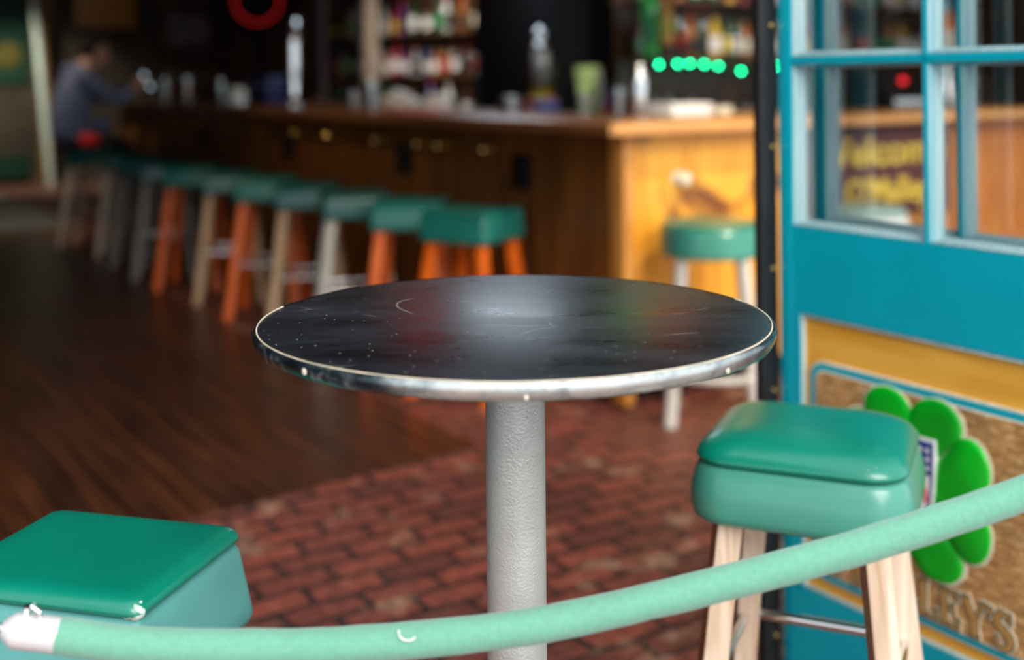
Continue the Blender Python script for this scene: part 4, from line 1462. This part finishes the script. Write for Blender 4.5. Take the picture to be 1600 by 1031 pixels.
def remeshed(bm, name, m, parent, vox):
    me = bpy.data.meshes.new(name)
    bm.to_mesh(me)
    bm.free()
    ob = bpy.data.objects.new(name, me)
    col.objects.link(ob)
    r = ob.modifiers.new('r', 'REMESH')
    r.mode = 'VOXEL'
    r.voxel_size = vox
    r.use_smooth_shade = True
    sm = ob.modifiers.new('c', 'SMOOTH')
    sm.factor = 0.5
    sm.iterations = 3
    dg = bpy.context.evaluated_depsgraph_get()
    em = bpy.data.meshes.new_from_object(ob.evaluated_get(dg))
    bpy.data.objects.remove(ob)
    em.name = name
    em.materials.clear()
    em.materials.append(m)
    o = bpy.data.objects.new(name, em)
    col.objects.link(o)
    o.parent = parent
    return o


pn = thing('person', 'person in grey hoodie sitting at the far end of the bar holding a lit phone', 'person', (-3.57, 9.66, -0.03), ROT)
skin_m = mat('skin', (0.42, 0.2, 0.12), 0.5, var=0.08)
# x forward (towards the bar), y left, z up
HEAD = Vector((0.19, 0.0, 1.585))
head = bmesh.new()
bmesh.ops.create_uvsphere(head, u_segments=32, v_segments=24, radius=1.0)
for v in head.verts:
    c0 = v.co.copy()
    x, y, z = c0
    sxx = 0.098 if x > 0 else 0.1
    v.co = Vector((x * sxx, y * (0.076 - (0.012 if z < -0.3 else 0)), z * 0.118))
    if z < -0.35 and x > 0:
        v.co.x *= 0.92
    if z > -0.2 and z < 0.15 and x > 0.6 and abs(y) < 0.6 and abs(y) > 0.18:
        v.co.x -= 0.008                           # eye sockets
bmesh.ops.translate(head, vec=HEAD, verts=head.verts)
ex = bmesh.new()
parts_ = [((0.1, 0, -0.02), (0.018, 0.012, 0.022)), ((0.092, 0, -0.058), (0.012, 0.024, 0.008)), ((0.088, 0, -0.07), (0.012, 0.022, 0.007)), ((0.08, 0, -0.1), (0.02, 0.022, 0.018)), ((0.0, 0.078, -0.01), (0.018, 0.008, 0.03)), ((0.0, -0.078, -0.01), (0.018, 0.008, 0.03)), ((0.085, 0.03, 0.016), (0.012, 0.014, 0.01)), ((0.085, -0.03, 0.016), (0.012, 0.014, 0.01))]
for c0, rr in parts_:
    bmesh.ops.create_icosphere(ex, subdivisions=3, radius=1.0, matrix=Matrix.Translation(HEAD + Vector(c0)) @ Matrix.Diagonal((*rr, 1)))
tmp = bpy.data.meshes.new('t')
ex.to_mesh(tmp)
head.from_mesh(tmp)
ex.free()


def hand_chains(wrist, fwd, palm_n, thumb_side):
    """palm and five bent fingers"""
    fwd = Vector(fwd).normalized()
    pn_ = Vector(palm_n).normalized()
    side = fwd.cross(pn_).normalized() * thumb_side
    wv = Vector(wrist)
    ch = [[(wv, (0.024, 0.02)), (wv + fwd * 0.035, (0.03, 0.016)), (wv + fwd * 0.085, (0.034, 0.014))]]
    for i, L in enumerate((0.07, 0.08, 0.074, 0.058)):
        base = wv + fwd * 0.082 + side * (0.028 - i * 0.0185)
        p1 = base + fwd * L * 0.45 + pn_ * 0.012
        p2 = p1 + fwd * L * 0.22 + pn_ * L * 0.3
        p3 = p2 - fwd * L * 0.06 + pn_ * L * 0.26
        ch.append([(base - fwd * 0.02, 0.009), (base, 0.0095), (p1, 0.009), (p2, 0.008), (p3, 0.007)])
    tb_ = wv + fwd * 0.03 + side * 0.022
    ch.append([(tb_, 0.012), (tb_ + side * 0.028 + fwd * 0.025 + pn_ * 0.01, 0.011), (tb_ + side * 0.03 + fwd * 0.055 + pn_ * 0.025, 0.0085)])
    return ch


LW = Vector((0.50, 0.12, 1.29))      # left wrist
RW = Vector((0.50, -0.10, 1.29))
chains = [
    [((0.0, 0, 0.86), (0.17, 0.12)), ((0.0, 0, 0.98), (0.15, 0.11)), ((0.02, 0, 1.15), (0.155, 0.11)), ((0.05, 0, 1.32), (0.17, 0.11)), ((0.085, 0, 1.43), (0.12, 0.085)), ((0.12, 0, 1.49), (0.058, 0.055)), ((0.16, 0, 1.55), (0.052, 0.052))],
]
for s, wr in ((1, LW), (-1, RW)):
    chains.append([((0.05, s * 0.1, 1.4), 0.06), ((0.07, s * 0.185, 1.39), 0.056), ((0.19, s * 0.22, 1.27), 0.047), ((0.30, s * 0.2, 1.2), 0.04), ((0.4, s * 0.16, 1.235), 0.036), (tuple(wr), 0.025)])
    chains.append([((0.0, s * 0.09, 0.86), 0.088), ((0.16, s * 0.12, 0.85), 0.08), ((0.36, s * 0.13, 0.83), 0.062), ((0.42, s * 0.13, 0.78), 0.058), ((0.40, s * 0.12, 0.58), 0.05), ((0.38, s * 0.12, 0.38), 0.038), ((0.38, s * 0.12, 0.3), 0.036), ((0.47, s * 0.13, 0.255), (0.036, 0.028)), ((0.55, s * 0.135, 0.245), (0.03, 0.02))])
chains += hand_chains(LW, (0.8, -0.1, 0.6), (0.3, -0.9, 0.1), -1)
chains += hand_chains(RW, (0.8, 0.1, 0.6), (0.3, 0.9, 0.1), 1)
bmb = skin_mesh(chains)
tm2 = bpy.data.meshes.new('t2')
head.to_mesh(tm2)
head.free()
bmb.from_mesh(tm2)
remeshed(bmb, 'body', skin_m, pn, 0.0065)
# hoodie
hood = [
    [((-0.01, 0, 0.84), (0.2, 0.175)), ((-0.015, 0, 0.98), (0.205, 0.175)), ((0.0, 0, 1.15), (0.21, 0.17)), ((0.03, 0, 1.32), (0.21, 0.155)), ((0.06, 0, 1.44), (0.14, 0.1)), ((0.09, 0, 1.49), (0.085, 0.07))],
    [((0.0, 0.1, 1.46), 0.035), ((-0.03, 0.04, 1.44), 0.055), ((-0.03, -0.04, 1.44), 0.055), ((0.0, -0.1, 1.46), 0.035)],
]
for s, wr in ((1, LW), (-1, RW)):
    hood.append([((0.03, s * 0.1, 1.39), 0.08), ((0.06, s * 0.19, 1.385), 0.077), ((0.19, s * 0.225, 1.265), 0.066), ((0.305, s * 0.205, 1.195), 0.06), ((0.4, s * 0.165, 1.23), 0.052), (tuple(wr - Vector((0.02, 0, 0.01))), 0.038)])
remeshed(skin_mesh(hood), 'hoodie', mat('grey_hoodie', (0.115, 0.13, 0.19), 0.9, var=0.12, bmp=0.4, bscale=120), pn, 0.01)
tr = []
for s in (1, -1):
    tr.append([((-0.02, s * 0.06, 0.87), 0.11), ((0.0, s * 0.09, 0.87), 0.102), ((0.16, s * 0.12, 0.86), 0.092), ((0.36, s * 0.13, 0.84), 0.074), ((0.425, s * 0.13, 0.78), 0.07), ((0.40, s * 0.12, 0.58), 0.062), ((0.38, s * 0.12, 0.36), 0.052)])
remeshed(skin_mesh(tr), 'trousers', mat('black_trousers', (0.012, 0.012, 0.018), 0.8), pn, 0.01)
sho = []
for s in (1, -1):
    sho.append([((0.36, s * 0.12, 0.27), 0.042), ((0.42, s * 0.125, 0.255), 0.044), ((0.5, s * 0.13, 0.245), (0.045, 0.035)), ((0.57, s * 0.135, 0.24), (0.04, 0.026))])
remeshed(skin_mesh(sho), 'shoe', M['black_matt'], pn, 0.008)
# hair cap
hr = bmesh.new()
bmesh.ops.create_uvsphere(hr, u_segments=32, v_segments=24, radius=1.0)
for v in hr.verts:
    x, y, z = v.co
    v.co = Vector((x * 0.108 - 0.006, y * 0.084, z * 0.122 + 0.012))
geom = [v for v in hr.verts if v.co.z < 0.03 + v.co.x * 0.7 and not (v.co.x < -0.02 and v.co.z > -0.045)]
bmesh.ops.delete(hr, geom=geom, context='VERTS')
for v in hr.verts:
    v.co += Vector((1, 1, 1)) * 0.006 * noise.noise(v.co * 60)
bmesh.ops.translate(hr, vec=HEAD, verts=hr.verts)
hmb = MB()
hmb.merge(hr)
bmesh.ops.solidify(hmb.bm, geom=hmb.bm.faces[:], thickness=0.008)
hmb.build('hair', mat('dark_hair', (0.008, 0.006, 0.005), 0.95, spec=0.1, bmp=0.3, bscale=200), pn, angle=80)
# red and blue garment edges showing at the waist
rm = []
rm.append([((0.0, -0.16, 0.875), (0.06, 0.05)), ((0.08, -0.18, 0.89), (0.085, 0.065)), ((0.19, -0.17, 0.87), (0.05, 0.045))])
o = remeshed(skin_mesh(rm), 'shirt_hem', mat('red_shirt', (0.85, 0.02, 0.015), 0.7), pn, 0.008)
o['label'] = 'bright red cloth showing at the waist'
o = remeshed(skin_mesh([[((0.16, -0.16, 0.96), 0.04), ((0.2, -0.15, 1.0), 0.055), ((0.22, -0.13, 1.05), 0.035)]]), 'inner_shirt', mat('blue_shirt', (0.02, 0.09, 0.28), 0.7), pn, 0.008)
ph = thing('phone', 'phone with bright pale screen held by the seated person', 'phone', pn.location + Vector((E2[0] * 0.615 + E1[0] * 0.0, E2[1] * 0.615, 1.355)), ROT)
ph.rotation_euler = (0, -0.5, ROT)
MB().box((0, 0, 0), (0.009, 0.075, 0.15), None, 0.003).build('case', M['black_matt'], ph)
MB().box((-0.0052, 0, 0), (0.001, 0.068, 0.14)).build('screen', glow('phone_screen', (0.55, 0.8, 0.9), 1.3), ph)


# ------------------------------------------------------------------ lamps added out of view to brighten the bar and far room
def added_spot(a, b, z, target, power, color, label, size=math.radians(70)):  # unseen spotlight, added to brighten its target
    p = W(a, b, z)
    root = thing('added_spotlight', label, 'added lamp', p)
    d = (Vector(target) - p).normalized()
    q = d.to_track_quat('-Z', 'Y')
    mb = MB().lathe([(0, 0.09), (0.035, 0.09), (0.05, 0.02), (0.055, -0.05), (0.05, -0.05), (0.045, 0.0), (0, 0.0)], 24)
    mb.build('housing', M['black_matt'], root, xf=q.to_matrix().to_4x4())
    MB().tube([(0, 0, 0.03), (0, 0, 2.9 - z)], 0.01, 8).build('stem', M['black_matt'], root)
    l = bpy.data.lights.new('spotlight', 'SPOT')
    l.energy = power
    l.color = color
    l.spot_size = size
    l.spot_blend = 0.8
    l.shadow_soft_size = 0.05
    lo = bpy.data.objects.new('spotlight', l)
    col.objects.link(lo)
    lo.parent = root
    lo.location = d * 0.06
    lo.rotation_euler = q.to_euler()
    return root


added_spot(-1.3, 0.5, 2.7, W(0.0, 0.5, 0.85), 130, (1, 0.86, 0.62), 'added unseen spotlight aimed at the amber bar panel')
added_spot(-1.3, 2.2, 2.7, W(0.0, 1.6, 0.85), 45, (1, 0.86, 0.62), 'added unseen spotlight aimed at the maroon sign')
added_spot(1.2, 1.2, 2.75, W(2.2, 2.6, 1.5), 160, (1, 0.9, 0.75), 'added unseen spotlight aimed at the bottle shelves')
added_spot(4.5, 1.2, 2.75, W(5.4, 2.4, 1.5), 170, (1, 0.9, 0.75), 'added unseen spotlight aimed at the long shelves')
added_spot(2.4, -1.6, 2.75, W(2.6, 0.0, 0.7), 35, (1, 0.75, 0.45), 'added unseen spotlight aimed at the boarded bar side')

added_spot(10.6, -0.9, 2.75, W(11.9, 0.2, 0.8), 260, (0.85, 1, 0.8), 'added unseen spotlight over the far end of the room')
added_spot(6.0, -1.4, 2.75, W(6.9, -0.7, 1.3), 90, (1, 0.9, 0.8), 'added unseen spotlight aimed at the seated person')

# unseen light box added over the bartender's alley for a haze on the table top
def hang(name, label, a, b, z, build):
    root = thing(name, label, 'added lamp', W(a, b, z), ROT)
    build(root)
    return root


def added_lightbox(root):
    MB().box((0, 0, 0.11), (0.34, 0.9, 0.05), None, 0.006).build('frame', M['steel'], root)
    MB().box((0, 0, 0.0), (0.3, 0.84, 0.17), None, 0.01).build('diffuser', glow('white_diffuser', (0.75, 0.88, 1.0), 10.0), root)
    for y in (-0.35, 0.35):
        MB().tube([(0, y, 0.13), (0, y, 0.55)], 0.006, 8).build('hanging_rod', M['black_matt'], root)


hang('added_hanging_light', 'added unseen long white light box hanging above the space behind the bar', 2.95, 1.4, 2.36, added_lightbox)


def pendant(colr, st):  # coloured lamps added out of view for tinted reflections in the table top
    def f(root):
        MB().lathe([(0.05, 0.12), (0.09, 0.1), (0.15, 0.0), (0.155, -0.08), (0.148, -0.08), (0.14, 0.0), (0.08, 0.09), (0.04, 0.11)], 32).build('glass_shade', glow(colr[0] + '_glass_shade', colr[1], st), root)
        MB().lathe([(0, 0.1), (0.05, 0.1), (0.05, 0.16), (0.02, 0.18), (0, 0.18)], 20).build('cap', M['brass'], root)
        MB().tube([(0, 0, 0.17), (0, 0, 2.9 - root.location.z)], 0.005, 8).build('cord', M['black_matt'], root)
    return f


hang('added_pendant_lamp', 'added unseen red pendant lamp hanging over the middle of the bar', 4.19, 1.34, 2.40, pendant(('red', (0.9, 0.03, 0.02)), 1.6))
hang('added_pendant_lamp', 'added unseen red pendant lamp hanging over the first bar stools', 1.56, -0.12, 2.25, pendant(('scarlet', (0.9, 0.03, 0.03)), 1.0))
hang('added_pendant_lamp', 'added unseen orange pendant lamp hanging over the end of the bar', 0.78, 1.05, 2.08, pendant(('orange', (0.95, 0.2, 0.02)), 2.2))
hang('added_pendant_lamp', 'added unseen green pendant lamp hanging before the lit shelf', 1.65, 1.55, 2.15, pendant(('green', (0.02, 0.5, 0.16)), 1.5))
